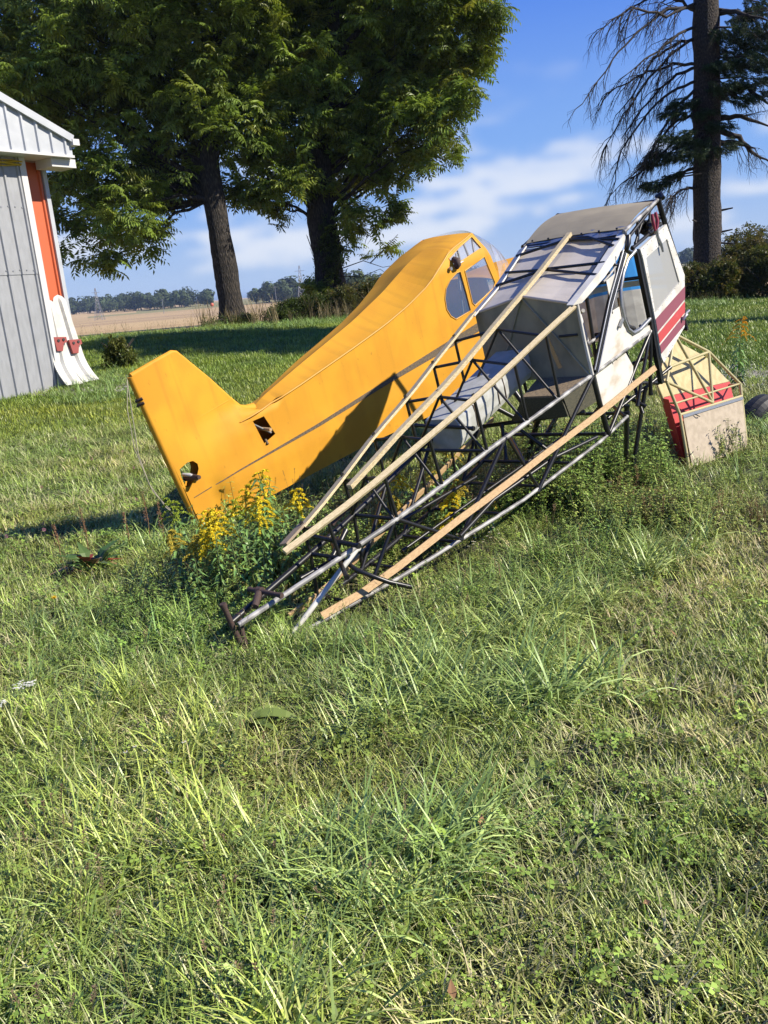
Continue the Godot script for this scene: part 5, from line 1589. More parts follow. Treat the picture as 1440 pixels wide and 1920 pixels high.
	# blue, white and silver fabric of the nose and far side, seen through the openings
	for q in [["blue", 0.70, 0.93], ["white_fabric", 0.655, 0.70], ["blue", 0.63, 0.655], ["silver_fabric", 0.28, 0.63]]:
		g = G.new()
		pa = []
		for i in 23:
			# along the far side, then round across the nose
			var f := i / 22.0
			var x := lerpf(4.0, 4.25, minf(1.0, f / 0.6))
			var z := -0.36
			if f > 0.6:
				var k := (f - 0.6) / 0.4
				x = 4.25 + 0.16 * sin(PI * minf(k, 0.9))
				z = lerpf(-0.36, 0.24, k)
			var row := []
			for k in 6:
				var y := lerpf(q[1], q[2], k / 5.0)
				row.append(Vector3(x - 0.10 * y * y * smoothstep(0.6, 0.8, f), y - 0.03 * (x - 3.5), z + 0.012 * sin(x * 7.0 + y * 4.0)))
			if i > 0:
				for k in 5:
					g.quad(pa[k], pa[k + 1], row[k + 1], row[k], Vector3(-0.5, 0, 1))
			pa = row
		ob("nose_fabric", g, M[q[0]], t)
	# pliers hanging in the door frame: things of their own
	var tool := thing("pliers", "pliers with pink handles hanging on the roof tube above the door", "pliers", t.transform * Vector3(3.86, 1.20, 0.42))
	tool.basis = t.basis
	for s in [-1.0, 1.0]:
		g = G.new()
		g.tube([Vector3(0.028 * s, 0, 0), Vector3(0.032 * s, -0.06, 0.004), Vector3(0.012 * s, -0.115, 0.0)], [0.010, 0.012, 0.008], 8)
		ob("handle", g, M.pink, tool)
	g = G.new()
	g.tube([Vector3(0.0, -0.11, 0), Vector3(0.01, -0.16, 0), Vector3(0.03, -0.22, 0.01), Vector3(0.035, -0.27, 0.012)], [0.016, 0.012, 0.011, 0.008], 8)
	ob("jaw", g, M.alu, tool)
	var bag := thing("rag", "dark grey rag wedged on top of the striped door", "rag", t.transform * Vector3(3.97, 1.12, 0.33))
	g = G.new()
	for k in 6:
		var p := []
		for i in 5:
			p.append(t.basis * Vector3(-0.12 + 0.055 * i + rf(-0.01, 0.01), 0.02 * sin(i + k) + 0.022 * (k % 3) - 0.03, -0.05 + 0.018 * k + rf(-0.01, 0.01)))
		g.tube(p, [0.015, 0.03, 0.034, 0.028, 0.014], 8)
	ob("cloth", g, M.rubber, bag)

func leaning_frame() -> void:
	var t := thing("tail_surface_frame", "cream tube frame with red and cream sheet and tan panel, leaning at the white nose", "frame")
	var d := Vector3(0.789, 0, -0.615)
	var u := Vector3(-0.159, 0.966, -0.204)
	var n := d.cross(u)
	t.transform = Transform3D(Basis(d, u, n), Vector3(2.459, 0.005, -6.456))
	var F := {"apex": Vector2(0.21, 1.065), "ru": Vector2(0.641, 0.871), "rk": Vector2(1.013, 0.545), "pr": Vector2(0.992, 0.44), "br": Vector2(0.90, 0.0), "bl": Vector2(0.0, 0.0), "pl": Vector2(0.037, 0.426), "lk": Vector2(-0.041, 0.707), "cl": Vector2(0.03, 0.815), "nb": Vector2(0.532, 0.452), "hl": Vector2(0.023, 0.525), "hr": Vector2(0.995, 0.548)}
	var P := func(k: String, z := 0.0) -> Vector3: return Vector3(F[k].x, F[k].y, z)
	for q in [["apex", "ru"], ["ru", "rk"], ["rk", "pr"], ["pr", "br"], ["br", "bl"], ["bl", "pl"], ["pl", "lk"], ["lk", "apex"], ["cl", "ru"], ["apex", "nb"], ["ru", "nb"], ["lk", "nb"], ["hl", "hr"], ["pl", "pr"]]:
		var g := G.new()
		g.tube([P.call(q[0]), P.call(q[1])], [0.0125 if q[0] != "hl" else 0.008], 9)
		ob("frame_tube", g, M.cream_tube, t)
	# sheet behind the frame and its turned-in left edge
	var back := [["cream_sheet", [0.351, 1.098, 0.053, 0.74, 0.094, 0.605, 1.15, 0.60, 1.10, 0.63, 0.873, 0.847]], ["red", [0.094, 0.602, 0.148, 0.094, 0.16, -0.04, 1.02, -0.04, 1.15, 0.45, 1.15, 0.597]]]
	for q in back:
		var po := []
		for i in range(0, q[1].size(), 2): po.append(Vector3(q[1][i] - 0.05, q[1][i + 1] - 0.01, -0.14))
		var g := G.new()
		g.slab(po, Vector3(0, 0, 0.004))
		ob("back_sheet", g, M[q[0]], t)
	for q in [["cream_sheet", 0.303, 1.088, 0.003, 0.73, 0.21, 1.065, -0.041, 0.707, 0.35], ["red", 0.044, 0.592, 0.10, 0.0, 0.0, 0.55, 0.02, 0.0, 0.6]]:
		var g := G.new()
		var a := Vector3(q[1], q[2], -0.138)
		var b := Vector3(q[3], q[4], -0.138)
		var c := Vector3(q[5], q[6], 0.0)
		var e := Vector3(q[7], q[8], 0.0)
		g.slab([a, a.lerp(c, q[9]), b.lerp(e, q[9]), b], (b - a).cross(c - a).normalized() * 0.003)
		ob("side_sheet", g, M[q[0]], t)
	for q in [["apex", 0.303, 1.088], ["ru", 0.80, 0.84], ["lk", 0.003, 0.73], ["rk", 1.08, 0.56], ["hl", 0.05, 0.55]]:
		var g := G.new()
		g.tube([P.call(q[0]), Vector3(q[1], q[2], -0.135)], [0.009], 8)
		ob("spacer_tube", g, M.cream_tube, t)
	var g := G.new()
	g.tube([Vector3(0.303, 1.088, -0.125), Vector3(0.003, 0.735, -0.125), Vector3(0.044, 0.6, -0.125), Vector3(0.10, 0.08, -0.125)], [0.010], 8)
	ob("frame_tube", g, M.cream_tube, t)
	g = G.new()
	g.slab([Vector3(0.052, 0.405, 0.012), Vector3(0.965, 0.418, 0.012), Vector3(0.885, 0.005, 0.012), Vector3(0.025, -0.01, 0.012)], Vector3(0, 0, 0.006))
	ob("front_panel", g, M.tan_panel, t)
	g = G.new()
	g.beam([Vector3(0.045, 0.408, 0.02), Vector3(0.97, 0.423, 0.02)], 0.024, 0.006, Vector3(0, 0, 1))
	ob("panel_strip", g, M.alu, t)
	for q in [[0.20, 0.40, 0.26, 0.372], [-0.05, 0.12, 0.06, 0.115]]:
		g = G.new()
		g.tube([Vector3(q[0], q[1], 0.03), Vector3((q[0] + q[2]) / 2, q[1] - 0.02, 0.035), Vector3(q[2], q[3], 0.028)], [0.004], 6)
		ob("wire", g, M.black_tube, t)

func tyre() -> void:
	var t := thing("tyre", "fat black aircraft tyre lying in the grass behind the leaning frame", "tyre", Vector3(3.74, 0.03, -8.02))
	t.rotation = Vector3(0.25, 0.55, 0.30)
	var g := G.new()
	var rings := []
	for i in 37:
		var a := TAU * i / 36.0
		var ring := []
		for k in 25:
			var b := TAU * k / 24.0
			var tr := 0.105
			var groove := 0.0
			var cb := cos(b)
			if cb > 0.0 and absf(fposmod(sin(b) * 6.0, 1.0) - 0.5) < 0.10: groove = 0.006
			var rr := 0.165 + (tr - groove) * cb
			ring.append(Vector3(cos(a) * rr, sin(a) * rr, sin(b) * tr * 1.15))
		rings.append(ring)
	for i in 36:
		var a := TAU * (i + 0.5) / 36.0
		for k in 24:
			var b := TAU * (k + 0.5) / 24.0
			g.quad(rings[i][k], rings[i + 1][k], rings[i + 1][k + 1], rings[i][k + 1], Vector3(cos(a) * cos(b), sin(a) * cos(b), sin(b)))
	ob("casing", g, M.rubber, t)
	g = G.new()
	g.tube([Vector3(0, 0, -0.07), Vector3(0, 0, 0.07)], [0.075], 16)
	ob("rim", g, M.alu, t)

# ---------------------------------------------------------------- single plants
func goldenrod(h: float, kind: String) -> Node3D:
	var t := Node3D.new()
	t.name = "goldenrod"
	var g := G.new()
	g.col = Color(0.10, 0.14, 0.04)
	var bend := Vector3(rf(-0.10, 0.10), 0, rf(-0.10, 0.10))
	var pts := []
	for i in 9:
		var f := i / 8.0
		pts.append(Vector3(0, h * f, 0) + bend * f * f)
	g.tube(pts, [0.005, 0.005, 0.0045, 0.0045, 0.004, 0.004, 0.0035, 0.003, 0.002], 6)
	ob("stem", g, M.grass, t)
	g = G.new()
	var top := 0.97 if kind == "leafy" else 0.72
	var nl := int(h * 95)
	for i in nl:
		var f := 0.06 + (top - 0.06) * i / nl
		var b := Vector3(0, h * f, 0) + bend * f * f
		var az := i * 2.4 + rf(-0.3, 0.3)
		var dr := rf(-0.25, 0.35) if f > 0.5 else rf(-0.6, 0.15)
		var l := h * rf(0.10, 0.15) * (1.15 - 0.6 * f) + 0.02
		g.col = Color(0.14, 0.25, 0.065) * rf(0.65, 1.4)
		if f < 0.2: g.col = Color(0.13, 0.11, 0.04) * rf(0.6, 1.1)
		g.leaf(b, Vector3(cos(az), dr, sin(az)), Vector3.UP, l * 1.15, l * 0.30, rf(0.15, 0.5))
	ob("leaves", g, M.grass, t, "stuff")
	if kind != "leafy":
		g = G.new()
		var base: Color = {"bright": Color(0.78, 0.64, 0.04), "dull": Color(0.52, 0.43, 0.07), "bud": Color(0.32, 0.40, 0.05), "orange": Color(0.68, 0.36, 0.015)}[kind]
		var nb := 15 if kind != "bud" else 11
		for i in nb:
			var f := lerpf(0.70, 1.0, float(i) / nb)
			var b := Vector3(0, h * f, 0) + bend * f * f
			var az := i * 2.1 + rf(-0.5, 0.5)
			var l := h * lerpf(0.27, 0.06, float(i) / nb) * rf(0.8, 1.15)
			var p := b
			var d := Vector3(cos(az), 0.75, sin(az)).normalized()
			for k in 11:
				d = (d + Vector3(0, -0.17, 0)).normalized()
				var q := p + d * l / 11.0
				for m in 7:
					var c := p.lerp(q, R.randf()) + Vector3(rf(-1, 1), rf(0.1, 1.3), rf(-1, 1)) * 0.0065
					var s := rf(0.0035, 0.0065)
					g.col = base * rf(0.65, 1.35)
					var x := Vector3(rf(-1, 1), rf(-0.4, 0.4), rf(-1, 1)).normalized() * s
					var y := x.cross(Vector3(rf(-0.6, 0.6), 1, rf(-0.6, 0.6))).normalized() * s
					g.flat(c + x, c - x * 0.5 + y, c - x * 0.5 - y, Vector3.UP)
					g.flat(c + Vector3(0, s, 0), c + y, c - y, x)
				p = q
		ob("flower_plume", g, M.petal, t, "stuff")
	return t

func plants() -> void:
	var list := [
		[-0.75, -4.62, 0.66, "bright", "tallest yellow goldenrod in front of the yellow fuselage tail"], [-0.86, -4.33, 0.50, "bright", "bright goldenrod at the middle of the clump by the frame tail"], [-0.97, -4.45, 0.49, "bright", "bright goldenrod leaning left in the clump below the yellow tail"],
		[-0.68, -4.36, 0.56, "bright", "goldenrod with arching plume right of the brightest one"], [-1.14, -4.38, 0.43, "dull", "faded brownish goldenrod at the left side of the clump"], [-1.05, -4.22, 0.38, "dull", "low faded goldenrod at the front left of the clump"], [-1.2, -4.75, 0.52, "bud", "green budding goldenrod left of the yellow tail corner"],
		[-0.62, -4.52, 0.66, "leafy", "tall leafy goldenrod without flowers beside the stringer ends"], [-0.72, -4.22, 0.46, "leafy", "leafy flowerless goldenrod in front of the clump"], [-0.55, -4.28, 0.42, "leafy", "leafy flowerless goldenrod below the broken stringer ends"], [-0.88, -4.15, 0.40, "leafy", "low leafy goldenrod at the foot of the clump"], [-1.02, -4.6, 0.44, "leafy", "leafy goldenrod behind the faded ones"], [-0.64, -4.05, 0.34, "leafy", "leafy goldenrod just behind the frame tail post"], [-0.46, -4.45, 0.42, "leafy", "leafy goldenrod under the wooden stringers"],
		[-0.5, -4.68, 0.52, "bright", "small goldenrod close to the underside of the yellow fuselage"], [-0.84, -4.75, 0.47, "bud", "greenish goldenrod behind the tallest one"], [0.42, -5.3, 0.68, "dull", "tall dull goldenrod growing up through the tube frame by the white box"], [0.30, -5.12, 0.56, "dull", "dull goldenrod beside the one growing by the white box"], [0.36, -4.98, 0.36, "bright", "bright yellow goldenrod head on the upper longeron of the tube frame"], [0.12, -5.0, 0.33, "dull", "small goldenrod inside the tube frame"],
		[0.50, -5.42, 0.62, "dull", "tall dull goldenrod right behind the one at the white box"], [0.18, -5.25, 0.44, "bright", "yellow goldenrod inside the frame left of the white box"], [0.48, -5.05, 0.40, "dull", "dull goldenrod just right of the bright head on the longeron"], [0.66, -5.05, 0.30, "dull", "goldenrod under the side stringer of the tube frame"], [-0.08, -4.8, 0.30, "dull", "small goldenrod inside the frame near its tail"], [-0.80, -4.50, 0.58, "bright", "yellow goldenrod just left of the tallest plume"], [-0.92, -4.30, 0.44, "bright", "low bright goldenrod at the front of the flowering clump"], [-1.0, -4.33, 0.42, "bright", "bright goldenrod between the faded ones and the brightest"], [-0.78, -4.15, 0.40, "leafy", "leafy flowerless goldenrod at the very front of the clump"],
		[-0.5, -4.30, 0.50, "leafy", "leafy goldenrod right of the clump beside the splintered stringer"], [-0.98, -4.05, 0.33, "leafy", "short leafy goldenrod at the front left foot of the clump"], [-0.70, -4.48, 0.60, "leafy", "tall leafy goldenrod in the middle of the clump"], [0.30, -4.75, 0.28, "bright", "low goldenrod between the longeron and the side stringer"], [4.2, -9.6, 0.85, "orange", "tall orange goldenrod behind the tan panel"], [4.62, -9.5, 0.62, "orange", "orange goldenrod right of the tall one behind the tan panel"]]
	for q in list:
		var o := goldenrod(q[2], q[3])
		add_child(o, true)
		o.position = on_land(q[0], q[1])
		o.rotation.y = rf(0, TAU)
		tag(o, q[4], "goldenrod", "goldenrods")
	# dock with reddish leaves, and its dry seed stalks
	var t := thing("dock_plant", "dock plant with large dark red and green leaves at left", "weed", on_land(-1.86, -5.0))
	for k in 22:
		var g := G.new()
		var az := k * 2.4
		g.col = [Color(0.05, 0.10, 0.02), Color(0.20, 0.045, 0.025), Color(0.08, 0.13, 0.03), Color(0.25, 0.16, 0.08), Color(0.06, 0.11, 0.02), Color(0.04, 0.08, 0.018)][k % 6]
		var l := rf(0.12, 0.22)
		var b := Vector3(cos(az) * 0.02, 0.0, sin(az) * 0.02)
		var d := Vector3(cos(az), rf(0.3, 1.6), sin(az)).normalized()
		g.leaf(b + d * 0.05, d, Vector3.UP, l, l * 0.38, rf(0.1, 0.5))
		g.tube([b, b + d * 0.06], [0.004], 5)
		ob("leaf", g, M.grass, t)
	for q in [[-1.98, -5.3, 0.36], [-1.72, -5.35, 0.30], [-1.62, -5.5, 0.40], [-2.15, -5.25, 0.28], [-1.5, -5.4, 0.34]]:
		var g := G.new()
		g.col = Color(0.20, 0.12, 0.06)
		var h: float = q[2]
		g.tube([Vector3.ZERO, Vector3(0.01, h * 0.5, 0), Vector3(0.0, h, 0.01)], [0.0035, 0.003, 0.002], 5)
		for k in 130:
			var f := rf(0.45, 1.0)
			var a := rf(0, TAU)
			var r := rf(0.004, 0.018) * (1.2 - f * 0.7)
			g.col = Color(0.27, 0.15, 0.085) * rf(0.6, 1.35)
			g.leaf2(Vector3(cos(a) * r, h * f, sin(a) * r), Vector3(cos(a), rf(-0.6, 0.6), sin(a)), Vector3.UP, 0.009, 0.008)
		var o := ob("dry_stalk", g, M.dry)
		o.position = on_land(q[0], q[1])
		tag(o, "dry brown seed stalk standing behind the red leaved dock", "stalk", "dry seed stalks at left")
	# plantains and other broad rosettes
	for q in [[-0.62, -2.84, 0.26, "bright plantain with long broad leaves in the left foreground", 14], [-0.30, -2.72, 0.24, "plantain with ribbed leaf blades pointing right in the foreground", 7], [-0.34, -1.95, 0.14, "small broad leaved weed low in the centre foreground", 8], [0.42, -2.35, 0.16, "dandelion like rosette by the mown edge", 10], [0.52, -2.05, 0.13, "small toothed rosette in the short grass at right", 9], [-0.85, -1.9, 0.12, "small rosette in the left foreground grass", 8]]:
		var p := thing("plantain", q[3], "weed", on_land(q[0], q[1]))
		for k in q[4]:
			var g := G.new()
			var az: float = k * 2.4 + rf(-0.2, 0.2)
			if q[4] == 7: az = rf(-0.9, 0.6)
			var l: float = q[2] * rf(0.7, 1.15)
			g.col = Color(0.15, 0.20, 0.045) * rf(0.75, 1.2)
			var d := Vector3(cos(az), rf(0.25, 1.1), sin(az)).normalized()
			# three part leaf blade that arches over
			var sd := Vector3(-sin(az), 0, cos(az))
			var pr := [Vector3(0, 0.03, 0) + sd * 0.004, Vector3(0, 0.03, 0), Vector3(0, 0.03, 0) - sd * 0.004]
			var c := Vector3(0, 0.03, 0)
			for i in 6:
				var f := (i + 1) / 6.0
				d = (d + Vector3(0, -0.22, 0)).normalized()
				c = c + d * l / 6.0
				var w: float = l * 0.11 * sin(PI * pow(f, 0.8)) + 0.001
				var row := [c + sd * w + Vector3(0, w * 0.5, 0), c, c - sd * w + Vector3(0, w * 0.5, 0)]
				for j in 2:
					g.quad(pr[j], pr[j + 1], row[j + 1], row[j], Vector3.UP)
				pr = row
			ob("leaf", g, M.grass, p)
	# white flower heads and pink clover
	for q in [[-1.52, -3.12, 0.10, "white yarrow flower head near the left edge", 1], [-1.60, -3.0, 0.09, "smaller white yarrow flower head lower at the left edge", 1], [0.45, -4.72, 0.13, "aster with small white flowers below the side stringer", 12], [0.62, -4.75, 0.12, "second white flowered aster, right below the side stringer", 8], [1.55, -5.55, 0.14, "white flowered aster near the lower longeron of the tube frame", 6], [-0.86, -2.55, 0.10, "pale aster in the left foreground", 7]]:
		var p := thing("wild_flower", q[3], "flower", on_land(q[0], q[1]))
		for k in q[4]:
			var g := G.new()
			var c := Vector3(rf(-0.11, 0.11), q[2] * rf(0.8, 1.25), rf(-0.11, 0.11)) if q[4] > 1 else Vector3(0, q[2] + 0.05, 0)
			g.col = Color(0.09, 0.12, 0.04)
			g.tube([Vector3(c.x * 0.3, -0.02, c.z * 0.3), c], [0.0016], 4, false)
			var r := 0.009
			if q[4] == 1:
				for m in 34:
					var a := rf(0, TAU)
					var rr := sqrt(R.randf()) * 0.036
					g.col = Color(0.72, 0.72, 0.66) * rf(0.8, 1.1)
					var o := c + Vector3(cos(a) * rr * 1.3, rf(-0.004, 0.004), sin(a) * rr)
					g.leaf2(o, Vector3(cos(a), 0.1, sin(a)), Vector3.UP, 0.011, 0.010)
					g.leaf2(o, Vector3(-cos(a), 0.1, sin(a)), Vector3.UP, 0.009, 0.010)
			else:
				for m in 9:
					var a := TAU * m / 9.0
					g.col = Color(0.72, 0.71, 0.68)
					g.leaf2(c, Vector3(cos(a), 0.25, sin(a)), Vector3.UP, r, r * 0.45)
				g.col = Color(0.5, 0.36, 0.03)
				for m in 4:
					g.leaf2(c + Vector3(0, 0.002, 0), Vector3(cos(m * 1.57), 0.3, sin(m * 1.57)), Vector3.UP, 0.004, 0.005)
			ob("flower", g, M.petal, p)
	for q in [[-2.55, -6.0], [-2.42, -5.75], [-2.62, -5.6], [-2.5, -6.9], [-2.15, -6.9], [-2.9, -8.3], [-2.7, -8.6], [-3.3, -8.9], [-3.4, -9.4], [-2.35, -7.8], [-1.95, -6.45], [-3.0, -7.3]]:
		var g := G.new()
		g.col = Color(0.08, 0.12, 0.03)
		g.tube([Vector3.ZERO, Vector3(0.005, 0.11, 0)], [0.0018], 4, false)
		for m in 46:
			var d := Vector3(R.randfn(), R.randfn(), R.randfn()).normalized()
			g.col = Color(0.48, 0.22, 0.30) * rf(0.7, 1.2)
			g.leaf2(Vector3(0.005, 0.115, 0) + d * 0.006, d, Vector3.UP if absf(d.y) < 0.8 else Vector3.RIGHT, 0.009, 0.004)
		var o := ob("clover_flower", g, M.petal)
		o.position = on_land(q[0], q[1])
		o.rotation = Vector3(rf(-0.2, 0.2), rf(0, 3), rf(-0.2, 0.2))
		tag(o, "pink clover flower in the short grass left of the yellow fin", "flower", "pink clover flowers at left")
	var yf := G.new()
	yf.col = Color(0.08, 0.12, 0.03)
	yf.tube([Vector3.ZERO, Vector3(0, 0.12, 0)], [0.002], 4, false)
	for m in 24:
		var a := TAU * m / 24.0
		yf.col = Color(0.68, 0.46, 0.012)
		yf.leaf2(Vector3(0, 0.12 + 0.003 * (m % 2), 0), Vector3(cos(a), 0.3 * (m % 3), sin(a)), Vector3.UP, 0.018, 0.006)
	var dand := ob("dandelion", yf, M.petal)
	dand.position = on_land(-1.80, -4.22)
	tag(dand, "single yellow dandelion flower in the grass at left", "flower")
	for q in [[0.06, -1.52, "pale curled dead leaf at the bottom edge"], [0.58, -1.72, "small brown dead leaf at the lower right"], [-0.98, -3.52, "brown dead leaf in the shaded grass at left"], [0.22, -2.1, "brown dead leaf among the long green grass"], [1.2, -3.3, "pale dead leaf in the short grass near the right edge"]]:
		var g := G.new()
		g.col = Color(0.30, 0.17, 0.085) * rf(0.7, 1.4)
		g.leaf(Vector3(-0.03, 0.0, 0), Vector3(1, 0.2, rf(-0.5, 0.5)), Vector3(0.2, 1, 0.3), rf(0.035, 0.055), rf(0.016, 0.024), -0.3)
		var o := ob("fallen_leaf", g, M.dry)
		o.position = on_land(q[0], q[1]) + Vector3(0, 0.065, 0)
		o.rotation.y = rf(0, TAU)
		tag(o, q[2], "leaf", "dead leaves on the grass")

# ---------------------------------------------------------------- grass
func tuft(kind: String, sd: int) -> G:
	R.seed = sd
	var g := G.new()
	match kind:
		"mown":
			for k in 20:
				g.col = [Color(0.30, 0.40, 0.075), Color(0.42, 0.50, 0.14), Color(0.23, 0.34, 0.055), Color(0.58, 0.57, 0.30)][R.randi() % 4 if R.randf() < 0.5 else R.randi() % 3] * rf(0.55, 1.4)
				var a := rf(0, TAU); var r := sqrt(R.randf()) * 0.055
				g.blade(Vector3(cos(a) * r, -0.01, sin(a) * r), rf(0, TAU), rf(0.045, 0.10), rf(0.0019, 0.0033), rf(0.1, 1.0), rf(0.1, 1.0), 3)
		"fine":
			for k in 20:
				g.col = [Color(0.29, 0.40, 0.08), Color(0.41, 0.50, 0.14), Color(0.22, 0.33, 0.06), Color(0.32, 0.43, 0.09), Color(0.55, 0.56, 0.28)][R.randi() % 5] * rf(0.5, 1.35)
				var a := rf(0, TAU); var r := sqrt(R.randf()) * 0.05
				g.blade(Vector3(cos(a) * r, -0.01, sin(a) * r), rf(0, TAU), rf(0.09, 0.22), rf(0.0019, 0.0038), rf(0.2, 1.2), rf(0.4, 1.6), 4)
		"long":
			for k in 13:
				g.col = [Color(0.26, 0.39, 0.11), Color(0.37, 0.49, 0.16), Color(0.20, 0.31, 0.075)][R.randi() % 3] * rf(0.55, 1.35)
				var a := rf(0, TAU); var r := sqrt(R.randf()) * 0.05
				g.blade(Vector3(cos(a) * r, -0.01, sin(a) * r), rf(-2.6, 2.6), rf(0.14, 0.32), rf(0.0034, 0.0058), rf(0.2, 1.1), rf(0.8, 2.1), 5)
		"straw":
			for k in 15:
				g.col = [Color(0.58, 0.55, 0.31), Color(0.46, 0.48, 0.22), Color(0.34, 0.38, 0.13)][R.randi() % 3] * rf(0.7, 1.25)
				var a := rf(0, TAU); var r := sqrt(R.randf()) * 0.06
				g.blade(Vector3(cos(a) * r, rf(-0.005, 0.02), sin(a) * r), rf(0, TAU), rf(0.05, 0.14), rf(0.0016, 0.0028), rf(0.5, 1.45), rf(0.1, 0.7), 3)
		"clover":
			for k in 13:
				var a := rf(0, TAU); var r := sqrt(R.randf()) * 0.075
				var h := rf(0.03, 0.085)
				var c := Vector3(cos(a) * r, h, sin(a) * r)
				g.col = Color(0.085, 0.135, 0.034)
				g.blade(c * Vector3(0.8, 0, 0.8), a, h, 0.0012, 0.1, 0.2, 2)
				var tl := Vector3(rf(-0.5, 0.5), 1, rf(-0.5, 0.5)).normalized()
				for m in 3:
					var b := a + TAU * m / 3.0
					g.col = Color(0.22, 0.34, 0.055) * rf(0.55, 1.4)
					var d := (Vector3(cos(b), 0, sin(b)) - tl * tl.dot(Vector3(cos(b), 0, sin(b)))).normalized()
					var s := d.cross(tl)
					var w := rf(0.006, 0.010)
					g.flat(c, c + d * w * 1.1 + s * w * 0.75, c + d * w * 1.7, tl)
					g.flat(c, c + d * w * 1.7, c + d * w * 1.1 - s * w * 0.75, tl)
		"weed":
			for k in 4:
				var a := rf(0, TAU); var r := rf(0, 0.06)
				var h := rf(0.14, 0.30)
				var ln := Vector3(rf(-0.3, 0.3), 1, rf(-0.3, 0.3)) * h
				var b0 := Vector3(cos(a) * r, 0, sin(a) * r)
				g.col = Color(0.11, 0.12, 0.04)
				g.tube([b0, b0 + ln], [0.0022, 0.0012], 4, false)
				for m in 20:
					var f := rf(0.1, 1.0)
					var z := m * 2.4
					var l := rf(0.016, 0.034)
					g.col = [Color(0.19, 0.30, 0.055), Color(0.27, 0.38, 0.08), Color(0.38, 0.46, 0.13)][R.randi() % 3] * rf(0.5, 1.4)
					g.leaf(b0 + ln * f, Vector3(cos(z), rf(-0.2, 0.6), sin(z)), Vector3.UP, l, l * 0.5)
		"brownweed":
			for k in 4:
				var h := rf(0.10, 0.22)
				var ln := Vector3(rf(-0.25, 0.25), 1, rf(-0.25, 0.25)) * h
				g.col = Color(0.17, 0.11, 0.06)
				g.tube([Vector3.ZERO, ln], [0.0018, 0.001], 4, false)
				for m in 40:
					var f := rf(0.3, 1.0)
					var z := m * 2.4
					g.col = [Color(0.34, 0.27, 0.13), Color(0.27, 0.29, 0.09), Color(0.38, 0.26, 0.14)][R.randi() % 3] * rf(0.7, 1.3)
					g.leaf2(ln * f + Vector3(cos(z), 0, sin(z)) * rf(0, 0.03) * (1.1 - f), Vector3(cos(z), rf(0, 0.8), sin(z)), Vector3.UP, rf(0.006, 0.013), 0.006)
		"seed":
			for k in 3:
				var a := rf(0, TAU)
				var h := rf(0.22, 0.42)
				var ln := Vector3(cos(a) * rf(0.1, 0.5), 1, sin(a) * rf(0.1, 0.5)).normalized() * h
				g.col = Color(0.22, 0.21, 0.09)
				g.tube([Vector3.ZERO, ln * 0.5 + Vector3(0, 0.01, 0), ln], [0.0011, 0.0009], 4, false)
				for m in 16:
					var f := rf(0.88, 1.0)
					var z := rf(0, TAU)
					g.col = Color(0.27, 0.20, 0.12) * rf(0.7, 1.2)
					g.leaf2(ln * f, Vector3(cos(z), 0.9, sin(z)), Vector3.UP, 0.009, 0.005)
		"far":
			for k in 22:
				g.col = [Color(0.185, 0.28, 0.036), Color(0.24, 0.325, 0.05), Color(0.15, 0.235, 0.03)][R.randi() % 3] * rf(0.65, 1.35)
				var a := rf(0, TAU); var r := sqrt(R.randf()) * 0.17
				g.blade(Vector3(cos(a) * r, -0.01, sin(a) * r), rf(0, TAU), rf(0.05, 0.095), rf(0.004, 0.006), rf(0.1, 0.9), rf(0.1, 0.9), 2)
	return g

